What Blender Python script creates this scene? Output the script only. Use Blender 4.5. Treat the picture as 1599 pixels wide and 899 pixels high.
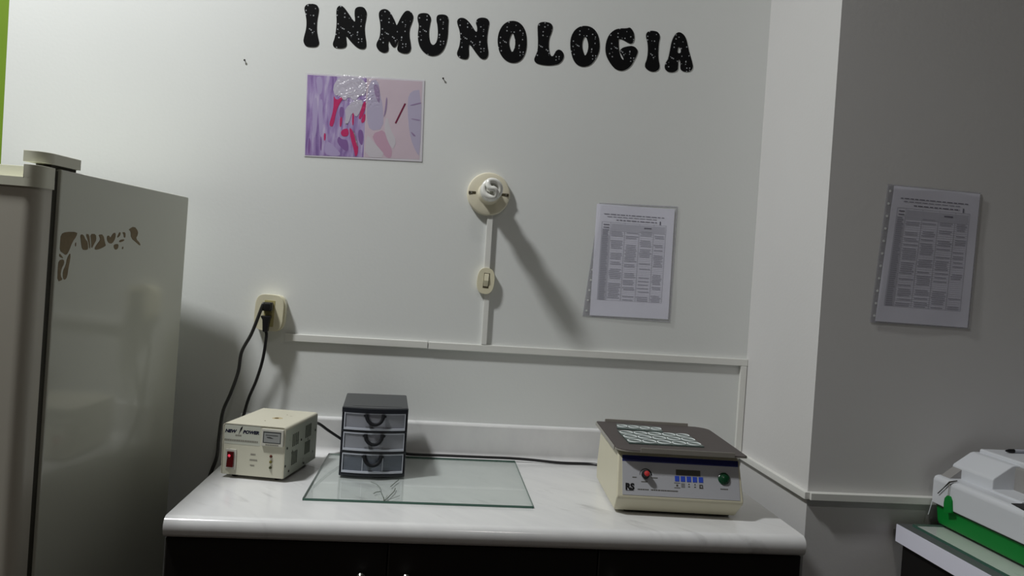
import bpy, bmesh, math, random
from mathutils import Vector, Matrix
random.seed(7)
for o in list(bpy.data.objects):
    bpy.data.objects.remove(o, do_unlink=True)
SC = bpy.context.scene
COL = SC.collection

# ------------------------------------------------------------------ camera
CAM = Vector((-0.8506, -2.0563, 1.3837))
YAW, PITCH, ROLL, FPX = 0.0975, -0.0172, 0.0637, 1230.0
_f = Vector((math.sin(YAW)*math.cos(PITCH), math.cos(YAW)*math.cos(PITCH), math.sin(PITCH)))
_r = Vector((math.cos(YAW), -math.sin(YAW), 0.0))
_u = _r.cross(_f)
RR = math.cos(ROLL)*_r + math.sin(ROLL)*_u
UU = -math.sin(ROLL)*_r + math.cos(ROLL)*_u
cd = bpy.data.cameras.new('camera')
cd.sensor_width = 36.0
cd.lens = 36.0*FPX/1599.0
cd.clip_start = 0.02
cam = bpy.data.objects.new('camera', cd)
COL.objects.link(cam)
cam.matrix_world = Matrix(((RR.x, UU.x, -_f.x, CAM.x), (RR.y, UU.y, -_f.y, CAM.y), (RR.z, UU.z, -_f.z, CAM.z), (0, 0, 0, 1)))
SC.camera = cam

def ray(px, py):
    return _f + RR*((px-799.5)/FPX) - UU*((py-449.5)/FPX)
def hit(px, py, P0, n):
    d = ray(px, py)
    return CAM + d*((Vector(P0)-CAM).dot(Vector(n))/d.dot(Vector(n)))
def aY(px, py, Y): return hit(px, py, (0, Y, 0), (0, 1, 0))
def aZ(px, py, Z): return hit(px, py, (0, 0, Z), (0, 0, 1))
def aX(px, py, X): return hit(px, py, (X, 0, 0), (1, 0, 0))

# ------------------------------------------------------------------ light, world, exposure
def area(name, loc, target, sx, sy, power, colour):
    l = bpy.data.lights.new(name, 'AREA')
    l.shape = 'RECTANGLE'; l.size = sx; l.size_y = sy; l.energy = power; l.color = colour
    o = bpy.data.objects.new(name, l); COL.objects.link(o)
    o.location = loc
    o.rotation_euler = (Vector(target)-Vector(loc)).to_track_quat('-Z', 'Y').to_euler()
    return o
area('ceiling_light', (-2.12, -0.93, 3.48), (-2.12, -0.93, 0), 0.30, 0.20, 63, (0.985, 1.0, 1.0))
area('room_light', (-0.4, -2.9, 3.48), (-0.4, -2.9, 0), 0.30, 0.10, 7.0, (1.0, 0.95, 0.91))
w = bpy.data.worlds.new('world'); SC.world = w; w.use_nodes = True
w.node_tree.nodes['Background'].inputs[0].default_value = (0.05, 0.05, 0.05, 1)
SC.view_settings.view_transform = 'Standard'
SC.view_settings.look = 'None'
SC.view_settings.exposure = 0.0
SC.view_settings.gamma = 1.0
SC.view_settings.use_curve_mapping = False

# ------------------------------------------------------------------ materials
def lin(c):
    return tuple((v/255/12.92 if v/255 <= 0.04045 else ((v/255+0.055)/1.055)**2.4) for v in c)
def mat(name, rgb, rough=0.5, spec=0.5, metal=0.0, var=0.0, vscale=8.0, bump=0.0, bscale=60.0, coat=0.0, emit=0.0, spots=None, sscale=40.0, sthr=0.7):
    m = bpy.data.materials.new(name); m.use_nodes = True
    nt = m.node_tree; b = nt.nodes['Principled BSDF']
    c = lin(rgb)
    b.inputs['Base Color'].default_value = (*c, 1)
    b.inputs['Roughness'].default_value = rough
    b.inputs['Specular IOR Level'].default_value = spec
    b.inputs['Metallic'].default_value = metal
    if coat: b.inputs['Coat Weight'].default_value = coat; b.inputs['Coat Roughness'].default_value = 0.08
    if emit:
        b.inputs['Emission Color'].default_value = (*c, 1); b.inputs['Emission Strength'].default_value = emit
    tc = nt.nodes.new('ShaderNodeTexCoord')
    col = None
    if var:
        n = nt.nodes.new('ShaderNodeTexNoise'); n.inputs['Scale'].default_value = vscale; n.inputs['Detail'].default_value = 5
        nt.links.new(tc.outputs['Object'], n.inputs['Vector'])
        mx = nt.nodes.new('ShaderNodeMix'); mx.data_type = 'RGBA'
        mx.inputs['A'].default_value = (*[v*(1-var) for v in c], 1); mx.inputs['B'].default_value = (*[min(1, v*(1+var)) for v in c], 1)
        nt.links.new(n.outputs['Fac'], mx.inputs['Factor'])
        col = mx.outputs['Result']
    if spots:
        n = nt.nodes.new('ShaderNodeTexNoise'); n.inputs['Scale'].default_value = sscale; n.inputs['Detail'].default_value = 3
        nt.links.new(tc.outputs['Object'], n.inputs['Vector'])
        rp = nt.nodes.new('ShaderNodeValToRGB'); rp.color_ramp.elements[0].position = sthr; rp.color_ramp.elements[1].position = min(1, sthr+0.05)
        nt.links.new(n.outputs['Fac'], rp.inputs['Fac'])
        mx = nt.nodes.new('ShaderNodeMix'); mx.data_type = 'RGBA'
        mx.inputs['A'].default_value = (*c, 1); mx.inputs['B'].default_value = (*lin(spots), 1)
        if col: nt.links.new(col, mx.inputs['A'])
        nt.links.new(rp.outputs['Color'], mx.inputs['Factor'])
        col = mx.outputs['Result']
    if col: nt.links.new(col, b.inputs['Base Color'])
    if bump:
        n = nt.nodes.new('ShaderNodeTexNoise'); n.inputs['Scale'].default_value = bscale; n.inputs['Detail'].default_value = 4
        nt.links.new(tc.outputs['Object'], n.inputs['Vector'])
        bp = nt.nodes.new('ShaderNodeBump'); bp.inputs['Strength'].default_value = bump; bp.inputs['Distance'].default_value = 0.002
        nt.links.new(n.outputs['Fac'], bp.inputs['Height']); nt.links.new(bp.outputs['Normal'], b.inputs['Normal'])
    return m
def clear_mat(name, tint, gloss_rough=0.03, diffuse=None, dfac=0.0, ior=1.5):
    """a thin clear sheet: tinted see-through with a fresnel gloss, optionally milky"""
    m = bpy.data.materials.new(name); m.use_nodes = True
    nt = m.node_tree; nt.nodes.clear()
    out = nt.nodes.new('ShaderNodeOutputMaterial')
    tr = nt.nodes.new('ShaderNodeBsdfTransparent'); tr.inputs[0].default_value = (*tint, 1)
    gl = nt.nodes.new('ShaderNodeBsdfGlossy'); gl.inputs['Roughness'].default_value = gloss_rough
    lw = nt.nodes.new('ShaderNodeLayerWeight'); lw.inputs['Blend'].default_value = 0.5
    pw = nt.nodes.new('ShaderNodeMath'); pw.operation = 'POWER'; pw.inputs[1].default_value = 5.0
    nt.links.new(lw.outputs['Facing'], pw.inputs[0])
    f0 = ((ior-1)/(ior+1))**2*1.7
    fr = nt.nodes.new('ShaderNodeMath'); fr.operation = 'MULTIPLY_ADD'; fr.inputs[1].default_value = 1-f0; fr.inputs[2].default_value = f0
    nt.links.new(pw.outputs[0], fr.inputs[0])
    last = tr.outputs[0]
    if diffuse:
        df = nt.nodes.new('ShaderNodeBsdfDiffuse'); df.inputs[0].default_value = (*lin(diffuse), 1)
        m1 = nt.nodes.new('ShaderNodeMixShader'); m1.inputs[0].default_value = dfac
        nt.links.new(last, m1.inputs[1]); nt.links.new(df.outputs[0], m1.inputs[2]); last = m1.outputs[0]
    mx = nt.nodes.new('ShaderNodeMixShader')
    nt.links.new(fr.outputs[0], mx.inputs[0]); nt.links.new(last, mx.inputs[1]); nt.links.new(gl.outputs[0], mx.inputs[2])
    nt.links.new(mx.outputs[0], out.inputs[0])
    return m
def marble_mat(name):
    m = mat(name, (226, 226, 226), 0.16, 0.5)
    nt = m.node_tree; b = nt.nodes['Principled BSDF']
    tc = nt.nodes.new('ShaderNodeTexCoord')
    mp = nt.nodes.new('ShaderNodeMapping'); mp.vector_type = 'TEXTURE'; mp.inputs['Rotation'].default_value = (0, 0, math.radians(-48)); mp.inputs['Scale'].default_value = (1/7, 1/30, 1/14)
    nt.links.new(tc.outputs['Object'], mp.inputs['Vector'])
    n1 = nt.nodes.new('ShaderNodeTexNoise'); n1.inputs['Scale'].default_value = 1.0; n1.inputs['Detail'].default_value = 4; n1.inputs['Distortion'].default_value = 0.7
    nt.links.new(mp.outputs[0], n1.inputs['Vector'])
    r1 = nt.nodes.new('ShaderNodeValToRGB'); r1.color_ramp.elements[0].position = 0.57; r1.color_ramp.elements[1].position = 0.76
    nt.links.new(n1.outputs['Fac'], r1.inputs[0])
    n2 = nt.nodes.new('ShaderNodeTexNoise'); n2.inputs['Scale'].default_value = 6; n2.inputs['Detail'].default_value = 3; nt.links.new(tc.outputs['Object'], n2.inputs['Vector'])
    r2 = nt.nodes.new('ShaderNodeValToRGB'); r2.color_ramp.elements[0].position = 0.46; r2.color_ramp.elements[1].position = 0.66
    nt.links.new(n2.outputs['Fac'], r2.inputs[0])
    mu = nt.nodes.new('ShaderNodeMath'); mu.operation = 'MULTIPLY'; nt.links.new(r1.outputs[0], mu.inputs[0]); nt.links.new(r2.outputs[0], mu.inputs[1])
    mu2 = nt.nodes.new('ShaderNodeMath'); mu2.operation = 'MULTIPLY'; mu2.inputs[1].default_value = 0.6; nt.links.new(mu.outputs[0], mu2.inputs[0])
    n3 = nt.nodes.new('ShaderNodeTexNoise'); n3.inputs['Scale'].default_value = 1.3; n3.inputs['Detail'].default_value = 4; nt.links.new(mp.outputs[0], n3.inputs['Vector'])
    cl = nt.nodes.new('ShaderNodeMix'); cl.data_type = 'RGBA'; cl.inputs['A'].default_value = (*lin((214, 214, 215)), 1); cl.inputs['B'].default_value = (*lin((230, 230, 229)), 1)
    nt.links.new(n3.outputs['Fac'], cl.inputs['Factor'])
    mx = nt.nodes.new('ShaderNodeMix'); mx.data_type = 'RGBA'; mx.inputs['B'].default_value = (*lin((125, 122, 124)), 1)
    nt.links.new(cl.outputs['Result'], mx.inputs['A']); nt.links.new(mu2.outputs[0], mx.inputs['Factor'])
    nt.links.new(mx.outputs['Result'], b.inputs['Base Color'])
    return m
def glitter_mat(name):
    m = mat(name, (12, 12, 15), 0.7, 0.15)
    nt = m.node_tree; b = nt.nodes['Principled BSDF']
    tc = nt.nodes.new('ShaderNodeTexCoord')
    v = nt.nodes.new('ShaderNodeTexVoronoi'); v.inputs['Scale'].default_value = 260; nt.links.new(tc.outputs['Object'], v.inputs['Vector'])
    sp = nt.nodes.new('ShaderNodeSeparateColor'); nt.links.new(v.outputs['Color'], sp.inputs[0])
    g = nt.nodes.new('ShaderNodeMath'); g.operation = 'GREATER_THAN'; g.inputs[1].default_value = 0.93; nt.links.new(sp.outputs[0], g.inputs[0])
    l = nt.nodes.new('ShaderNodeMath'); l.operation = 'LESS_THAN'; l.inputs[1].default_value = 0.45; nt.links.new(v.outputs['Distance'], l.inputs[0])
    mu = nt.nodes.new('ShaderNodeMath'); mu.operation = 'MULTIPLY'; nt.links.new(g.outputs[0], mu.inputs[0]); nt.links.new(l.outputs[0], mu.inputs[1])
    mx = nt.nodes.new('ShaderNodeMix'); mx.data_type = 'RGBA'; mx.inputs['A'].default_value = (*lin((7, 7, 9)), 1); mx.inputs['B'].default_value = (*lin((165, 168, 172)), 1)
    nt.links.new(mu.outputs[0], mx.inputs['Factor']); nt.links.new(mx.outputs['Result'], b.inputs['Base Color'])
    bp = nt.nodes.new('ShaderNodeBump'); bp.inputs['Strength'].default_value = 0.25; bp.inputs['Distance'].default_value = 0.001
    nt.links.new(sp.outputs[1], bp.inputs['Height']); nt.links.new(bp.outputs[0], b.inputs['Normal'])
    return m
def streak_mat(name):
    """printed histology photograph: vertical violet streaks"""
    m = mat(name, (160, 130, 190), 0.45, 0.3)
    nt = m.node_tree; b = nt.nodes['Principled BSDF']
    tc = nt.nodes.new('ShaderNodeTexCoord')
    mp = nt.nodes.new('ShaderNodeMapping'); mp.inputs['Scale'].default_value = (75, 1, 13); nt.links.new(tc.outputs['Object'], mp.inputs['Vector'])
    n = nt.nodes.new('ShaderNodeTexNoise'); n.inputs['Scale'].default_value = 1; n.inputs['Detail'].default_value = 4; n.inputs['Distortion'].default_value = 0.4
    nt.links.new(mp.outputs[0], n.inputs['Vector'])
    r = nt.nodes.new('ShaderNodeValToRGB'); e = r.color_ramp.elements
    e[0].position = 0.30; e[0].color = (*lin((128, 98, 164)), 1); e[1].position = 0.70; e[1].color = (*lin((212, 200, 230)), 1)
    k = e.new(0.46); k.color = (*lin((166, 138, 196)), 1)
    k = e.new(0.56); k.color = (*lin((184, 164, 212)), 1)
    nt.links.new(n.outputs['Fac'], r.inputs[0]); nt.links.new(r.outputs[0], b.inputs['Base Color'])
    return m

M = {}
M['wall'] = mat('wall_paint', (223, 225, 223), 0.6, 0.3, var=0.035, vscale=2.2, bump=0.12, bscale=120)
M['wall_side'] = mat('column_paint', (212, 211, 210), 0.65, 0.25, var=0.04, vscale=3, bump=0.12, bscale=120)
M['green_paint'] = mat('green_paint', (112, 142, 38), 0.6, 0.3, var=0.05)
M['ceiling'] = mat('ceiling_paint', (190, 190, 190), 0.8, 0.1, var=0.02)
M['floor'] = mat('floor_tile', (70, 62, 56), 0.35, 0.4, var=0.08, vscale=6)
M['dimwall'] = mat('back_room_paint', (96, 90, 84), 0.7, 0.2, var=0.03)
M['duct'] = mat('duct_plastic', (226, 226, 221), 0.4, 0.4, var=0.03, vscale=20)
M['marble'] = marble_mat('marble_laminate')
M['black_lam'] = mat('black_laminate', (26, 23, 22), 0.55, 0.3, var=0.1, vscale=10)
M['seam'] = mat('seam_edge', (58, 56, 54), 0.5, 0.3)
M['chrome'] = mat('chrome', (205, 205, 200), 0.18, 0.5, 1.0)
M['fridge'] = mat('fridge_enamel', (203, 205, 192), 0.10, 0.5, var=0.03, vscale=1.5)
M['fridge_door'] = mat('fridge_door_enamel', (196, 192, 180), 0.3, 0.4, var=0.03, vscale=1.5)
M['fridge_trim'] = mat('fridge_cream_plastic', (222, 222, 204), 0.35, 0.5, var=0.03)
M['gasket'] = mat('gasket_rubber', (62, 60, 52), 0.7, 0.2)
M['residue'] = mat('sticker_residue', (136, 122, 98), 0.8, 0.1, var=0.3, vscale=60)
M['ivory'] = mat('ivory_plastic', (226, 220, 192), 0.3, 0.5, var=0.03, vscale=30, coat=0.2)
M['ivory2'] = mat('ivory_yellowed', (178, 168, 116), 0.4, 0.4)
M['porcelain'] = mat('lampholder_cream', (222, 216, 194), 0.38, 0.5, var=0.04, vscale=30)
M['bulbwhite'] = mat('lamp_tube_white', (236, 236, 230), 0.15, 0.5, coat=0.5)
M['ballast'] = mat('ballast_white', (225, 224, 214), 0.35, 0.5)
M['slot'] = mat('slot_dark', (70, 64, 46), 0.7, 0.2)
M['rubber'] = mat('cord_rubber', (24, 23, 25), 0.38, 0.5)
M['rubber_grey'] = mat('cord_dark_grey', (44, 43, 42), 0.35, 0.5)
M['glitter'] = glitter_mat('glitter_foam')
M['paper'] = mat('paper_white', (240, 240, 252), 0.7, 0.2, var=0.02, vscale=20)
M['paper2'] = mat('paper_white_dim', (240, 240, 252), 0.7, 0.2, var=0.02, vscale=20)
M['ink'] = mat('print_grey', (172, 172, 186), 0.7, 0.2)
M['ink_soft'] = mat('print_pale', (204, 204, 216), 0.7, 0.2)
M['ink_shade'] = mat('print_shaded_cell', (206, 206, 220), 0.7, 0.2)
M['ink_dark'] = mat('print_dark', (112, 110, 126), 0.7, 0.2)
M['sleeve'] = clear_mat('plastic_sleeve', (0.985, 0.985, 0.99), 0.42, (220, 220, 228), 0.10, 1.22)
M['sleeve_edge'] = clear_mat('plastic_sleeve_edge', (0.95, 0.95, 0.95), 0.25, (205, 205, 212), 0.3, 1.25)
M['film'] = clear_mat('laminate_film', (0.985, 0.985, 0.985), 0.27, None, 0, 1.55)
M['sheet'] = mat('sheet_white', (232, 228, 236), 0.4, 0.4)
M['streaks'] = streak_mat('printed_violet_streaks')
M['pink_print'] = mat('print_pink', (220, 202, 214), 0.45, 0.3, var=0.05, vscale=25)
M['glass'] = clear_mat('sheet_glass', (0.925, 0.955, 0.94), 0.01, (200, 210, 204), 0.05, 1.5)
M['glass_edge'] = mat('glass_green_edge', (66, 104, 90), 0.2, 0.6)
M['crack'] = mat('crack_dark', (84, 92, 80), 0.5, 0.4)
M['dk_plastic'] = mat('dark_plastic', (30, 33, 40), 0.34, 0.5)
M['lid_plastic'] = mat('dark_grey_lid', (62, 64, 66), 0.42, 0.5, var=0.05, vscale=20)
M['clear_front'] = clear_mat('translucent_drawer', (0.80, 0.82, 0.86), 0.12, (196, 198, 206), 0.45, 1.45)
M['clear_rim'] = mat('translucent_rim', (190, 194, 204), 0.25, 0.5)
M['smoke_front'] = clear_mat('smoky_drawer', (0.62, 0.66, 0.72), 0.12, (135, 142, 155), 0.42, 1.45)
M['reg_body'] = mat('regulator_enamel', (206, 202, 184), 0.45, 0.4, var=0.05, vscale=14, spots=(120, 100, 66), sscale=55, sthr=0.735)
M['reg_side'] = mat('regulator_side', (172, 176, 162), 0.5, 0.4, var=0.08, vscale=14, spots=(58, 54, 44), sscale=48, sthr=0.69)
M['reg_front'] = mat('regulator_front', (204, 202, 184), 0.45, 0.4, var=0.05, vscale=20)
M['reg_label'] = mat('regulator_grey_label', (190, 192, 180), 0.5, 0.4)
M['navy'] = mat('navy_print', (10, 12, 46), 0.5, 0.3)
M['grey_print'] = mat('grey_print', (140, 138, 128), 0.6, 0.3)
M['meter_frame'] = mat('meter_frame', (196, 194, 184), 0.35, 0.5)
M['meter_glass'] = mat('meter_window', (150, 152, 150), 0.12, 0.6, coat=0.4)
M['meter_dark'] = mat('meter_dark', (74, 76, 76), 0.4, 0.4)
M['red_rocker'] = mat('red_rocker', (78, 10, 14), 0.2, 0.6, coat=0.4)
M['red_lit'] = mat('red_lit_rocker', (255, 70, 95), 0.3, 0.5, emit=0.35)
M['led_red'] = mat('led_red', (92, 40, 30), 0.25, 0.6)
M['led_yellow'] = mat('led_olive', (112, 104, 48), 0.25, 0.6)
M['led_green'] = mat('led_dark_green', (58, 62, 34), 0.25, 0.6)
M['vent'] = mat('vent_dark', (88, 92, 82), 0.7, 0.2)
M['rust'] = mat('rust', (92, 74, 44), 0.8, 0.2, var=0.3, vscale=300)
M['screw'] = mat('screw_dark', (50, 48, 42), 0.5, 0.4)
M['shk_body'] = mat('shaker_cream', (208, 203, 180), 0.42, 0.4, var=0.04, vscale=12)
M['shk_panel'] = mat('shaker_panel_grey', (176, 177, 182), 0.42, 0.4, var=0.03, vscale=16)
M['blue_band'] = mat('blue_band', (26, 34, 104), 0.4, 0.4)
M['blue_key'] = mat('blue_key', (48, 78, 190), 0.4, 0.4)
M['display'] = mat('display_dark', (84, 82, 76), 0.2, 0.5)
M['slot_grey'] = mat('slot_grey', (112, 114, 118), 0.5, 0.3)
M['stain'] = mat('yellow_stain', (186, 172, 136), 0.7, 0.2, var=0.1, vscale=200)
M['handle_black'] = mat('handle_black', (20, 21, 25), 0.65, 0.25)
M['black'] = mat('black_print', (22, 22, 24), 0.5, 0.3)
M['knob_red'] = mat('knob_red', (205, 62, 62), 0.35, 0.5)
M['green_key'] = mat('green_push_button', (16, 66, 40), 0.25, 0.6)
M['mat_rubber'] = mat('tray_mat', (82, 76, 74), 0.6, 0.3, var=0.1, vscale=30)
M['steel'] = mat('steel_flange', (168, 164, 156), 0.35, 0.5, 0.35, var=0.05, vscale=30)
M['plate_glass'] = clear_mat('slide_glass', (0.55, 0.64, 0.62), 0.03, (96, 116, 112), 0.5, 1.5)
M['ring_white'] = mat('slide_ring', (226, 232, 232), 0.4, 0.4)
M['an_white'] = mat('analyzer_white', (214, 217, 222), 0.42, 0.45, var=0.02, vscale=6)
M['an_green'] = mat('analyzer_green', (6, 128, 48), 0.5, 0.25, var=0.04, vscale=8)
M['an_grey'] = mat('analyzer_grey', (150, 148, 146), 0.5, 0.4)
M['desk_white'] = mat('desk_edge_white', (240, 240, 255), 0.45, 0.4)
M['desk_top'] = mat('desk_top_dark_grey', (92, 94, 95), 0.3, 0.5, var=0.06, vscale=20)
M['desk_dark'] = mat('desk_dark_panel', (20, 18, 17), 0.6, 0.3)
M['desk_sheet'] = mat('desk_pale_sheet', (240, 242, 240), 0.12, 0.5, var=0.07, vscale=16, spots=(200, 207, 202), sscale=14, sthr=0.68)
M['desk_glass'] = clear_mat('desk_glass', (0.975, 0.98, 0.975), 0.01, (200, 210, 204), 0.05, 1.5)

# ------------------------------------------------------------------ mesh helpers
def smooth(bm, ang=0.62):
    for f in bm.faces: f.smooth = True
    for e in bm.edges:
        if len(e.link_faces) == 2 and e.calc_face_angle(0) > ang: e.smooth = False
def obj(name, bm, material, parent=None, loc=None):
    bmesh.ops.recalc_face_normals(bm, faces=bm.faces)
    smooth(bm)
    me = bpy.data.meshes.new(name); bm.to_mesh(me); bm.free()
    me.materials.append(M[material] if isinstance(material, str) else material)
    o = bpy.data.objects.new(name, me); COL.objects.link(o)
    if loc is not None: o.location = loc
    if parent: o.parent = parent
    wn = o.modifiers.new('weighted_normal', 'WEIGHTED_NORMAL'); wn.keep_sharp = True; wn.weight = 100
    return o
def tag(o, label=None, cat=None, group=None, kind=None):
    if label: o['label'] = label
    if cat: o['category'] = cat
    if group: o['group'] = group
    if kind: o['kind'] = kind
    return o
def thing(name, label, cat, loc=(0, 0, 0), rot=(0, 0, 0), group=None):
    o = bpy.data.objects.new(name, None); COL.objects.link(o)
    o.empty_display_size = 0.05
    o.location = loc; o.rotation_euler = rot
    return tag(o, label, cat, group)
def B(): return bmesh.new()
def box(bm, x0, x1, y0, y1, z0, z1, r=0.0, seg=3):
    t = bmesh.new()
    bmesh.ops.create_cube(t, size=1)
    for v in t.verts:
        v.co = Vector(((x0+x1)/2+v.co.x*(x1-x0), (y0+y1)/2+v.co.y*(y1-y0), (z0+z1)/2+v.co.z*(z1-z0)))
    if r: bmesh.ops.bevel(t, geom=list(t.edges), offset=r, segments=seg, profile=0.5, affect='EDGES')
    join(bm, t); return bm
def join(bm, t):
    me = bpy.data.meshes.new('tmp'); t.to_mesh(me); t.free(); bm.from_mesh(me); bpy.data.meshes.remove(me)
def prism(bm, loops, origin, ex, ey, ez, depth, r=0.0, seg=2):
    """filled 2D loops (outer, holes) in the (ex, ey) plane from origin, extruded along ez by depth"""
    t = bmesh.new()
    o = Vector(origin); ex = Vector(ex); ey = Vector(ey); ez = Vector(ez)
    edges = []
    for lp in loops:
        vs = [t.verts.new(o+ex*a+ey*b) for a, b in lp]
        for i in range(len(vs)): edges.append(t.edges.new((vs[i], vs[(i+1) % len(vs)])))
    bmesh.ops.triangle_fill(t, use_beauty=True, use_dissolve=False, edges=edges)
    if depth:
        g = bmesh.ops.extrude_face_region(t, geom=list(t.faces))
        bmesh.ops.translate(t, verts=[v for v in g['geom'] if isinstance(v, bmesh.types.BMVert)], vec=ez*depth)
    bmesh.ops.recalc_face_normals(t, faces=t.faces)
    if r:
        es = [e for e in t.edges if len(e.link_faces) == 2 and e.calc_face_angle(0) > 0.3]
        bmesh.ops.bevel(t, geom=es, offset=r, segments=seg, profile=0.5, affect='EDGES', clamp_overlap=True)
    join(bm, t); return bm
def chaikin(pts, n=2):
    for _ in range(n):
        q = []
        for i in range(len(pts)):
            a, b = pts[i], pts[(i+1) % len(pts)]
            q.append((a[0]*.75+b[0]*.25, a[1]*.75+b[1]*.25)); q.append((a[0]*.25+b[0]*.75, a[1]*.25+b[1]*.75))
        pts = q
    return pts
def catmull(pts, n=8):
    pts = [Vector(p) for p in pts]; out = []
    P = [pts[0]*2-pts[1]]+pts+[pts[-1]*2-pts[-2]]
    for i in range(1, len(P)-2):
        a, b, c, d = P[i-1:i+3]
        for k in range(n):
            t = k/n
            out.append(0.5*((2*b)+(c-a)*t+(2*a-5*b+4*c-d)*t*t+(3*b-a-3*c+d)*t**3))
    out.append(pts[-1]); return out
def tube(bm, pts, rad, seg=10, caps=True):
    pts = [Vector(p) for p in pts]
    n = len(pts); rings = []
    rads = rad if isinstance(rad, (list, tuple)) else [rad]*n
    tang = [(pts[min(i+1, n-1)]-pts[max(i-1, 0)]).normalized() for i in range(n)]
    up = Vector((0, 0, 1)) if abs(tang[0].z) < 0.9 else Vector((1, 0, 0))
    nrm = (up-tang[0]*up.dot(tang[0])).normalized()
    for i in range(n):
        nrm = (nrm-tang[i]*nrm.dot(tang[i])).normalized()
        bn = tang[i].cross(nrm)
        rings.append([bm.verts.new(pts[i]+(nrm*math.cos(2*math.pi*k/seg)+bn*math.sin(2*math.pi*k/seg))*rads[i]) for k in range(seg)])
    for i in range(n-1):
        for k in range(seg):
            bm.faces.new((rings[i][k], rings[i][(k+1) % seg], rings[i+1][(k+1) % seg], rings[i+1][k]))
    if caps: bm.faces.new(rings[0][::-1]); bm.faces.new(rings[-1])
    return bm
def lathe(bm, prof, origin, axis, seg=40):
    """prof: (radius, height along axis)"""
    o = Vector(origin); a = Vector(axis).normalized()
    x = a.orthogonal().normalized(); y = a.cross(x); rings = []
    for r, h in prof:
        if r < 1e-6: rings.append([bm.verts.new(o+a*h)])
        else: rings.append([bm.verts.new(o+a*h+(x*math.cos(2*math.pi*k/seg)+y*math.sin(2*math.pi*k/seg))*r) for k in range(seg)])
    for A, C in zip(rings, rings[1:]):
        for k in range(seg):
            j = (k+1) % seg
            if len(A) == 1 and len(C) == 1: continue
            if len(A) == 1: bm.faces.new((A[0], C[j], C[k]))
            elif len(C) == 1: bm.faces.new((A[k], A[j], C[0]))
            else: bm.faces.new((A[k], A[j], C[j], C[k]))
    return bm
def text(bm, s, size, origin, ex, ey, ez, depth=0.0003, shear=0.0, bold=0.0):
    cu = bpy.data.curves.new('t', 'FONT'); cu.body = s; cu.size = size; cu.align_x = 'CENTER'; cu.align_y = 'CENTER'; cu.shear = shear; cu.offset = bold; cu.extrude = depth/2; cu.resolution_u = 3
    to = bpy.data.objects.new('t', cu); COL.objects.link(to)
    dg = bpy.context.evaluated_depsgraph_get(); dg.update()
    me = bpy.data.meshes.new_from_object(to.evaluated_get(dg))
    ex, ey, ez = Vector(ex), Vector(ey), Vector(ez); o = Vector(origin)
    for v in me.vertices: v.co = o+ex*v.co.x+ey*v.co.y+ez*v.co.z
    bm.from_mesh(me); bpy.data.meshes.remove(me); bpy.data.objects.remove(to, do_unlink=True); bpy.data.curves.remove(cu)
    return bm
def bars(bm, x0, x1, z, h, y, words, rnd):
    """a row of small unreadable word marks on the plane y, facing -Y"""
    x = x0
    while x < x1:
        L = min(rnd.uniform(*words), x1-x)
        box(bm, x, x+L*0.82, y-0.0002, y+0.0002, z-h/2, z+h/2); x += L

# ------------------------------------------------------------------ the setting
PY = -0.3886                                    # front face of the projecting wall at the right
GX = -1.930                                     # where the white wall ends and the green begins
XL, XR, YF, ZC = -2.75, 2.3, -3.7, 3.52
def struct(name, bm, m): return tag(obj(name, bm, m), kind='structure')
struct('wall_back', box(B(), GX, 0.05, 0.0, 0.12, 0, ZC), 'wall')
struct('wall_back_left', box(B(), XL, GX, 0.0, 0.12, 0, ZC), 'green_paint')
struct('wall_right', box(B(), 0.0, XR, PY, 0.12, 0, ZC), 'wall_side')
struct('wall_left', box(B(), XL-0.12, XL, YF, 0.12, 0, ZC), 'dimwall')
struct('wall_far_right', box(B(), XR, XR+0.12, YF, 0.12, 0, ZC), 'dimwall')
struct('wall_front', box(B(), XL, XR, YF-0.12, YF, 0, ZC), 'dimwall')
struct('floor', box(B(), XL, XR, YF, 0.12, -0.1, 0), 'floor')
struct('ceiling', box(B(), XL, XR, YF, 0.12, ZC, ZC+0.1), 'ceiling')

# surface cable ducts on the walls
def duct(label, bm): return tag(obj('cable_duct', bm, 'duct'), label, 'cable duct')
def chan(bm, x0, x1, y0, y1, z0, z1): return box(bm, x0, x1, y0, y1, z0, z1, 0.0012, 2)
b = chan(B(), -1.222, -0.86, -0.011, 0, 1.1785, 1.1965); chan(b, -0.858, -0.0005, -0.011, 0, 1.1775, 1.1955)
duct('long white cable duct running level across the back wall from the outlet to the corner', b)
duct('short white cable duct dropping down the back wall beside the corner behind the shaker', chan(B(), -0.0185, -0.0015, -0.011, 0, 0.925, 1.1772))
duct('narrow white cable duct between the round lampholder and the oval switch', chan(B(), -0.7265, -0.7115, -0.010, 0, 1.394, 1.537))
duct('narrow white cable duct from the oval switch down to the level duct', chan(B(), -0.7215, -0.7075, -0.010, 0, 1.1968, 1.332))
duct('white cable duct along the bright side of the projecting wall above the counter', chan(B(), -0.012, 0, PY-0.012, -0.0125, 0.930, 0.946))
duct('white cable duct along the dark front of the projecting wall behind the desk', chan(B(), -0.0002, 1.2, PY-0.018, PY, 0.9295, 0.9455))

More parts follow.
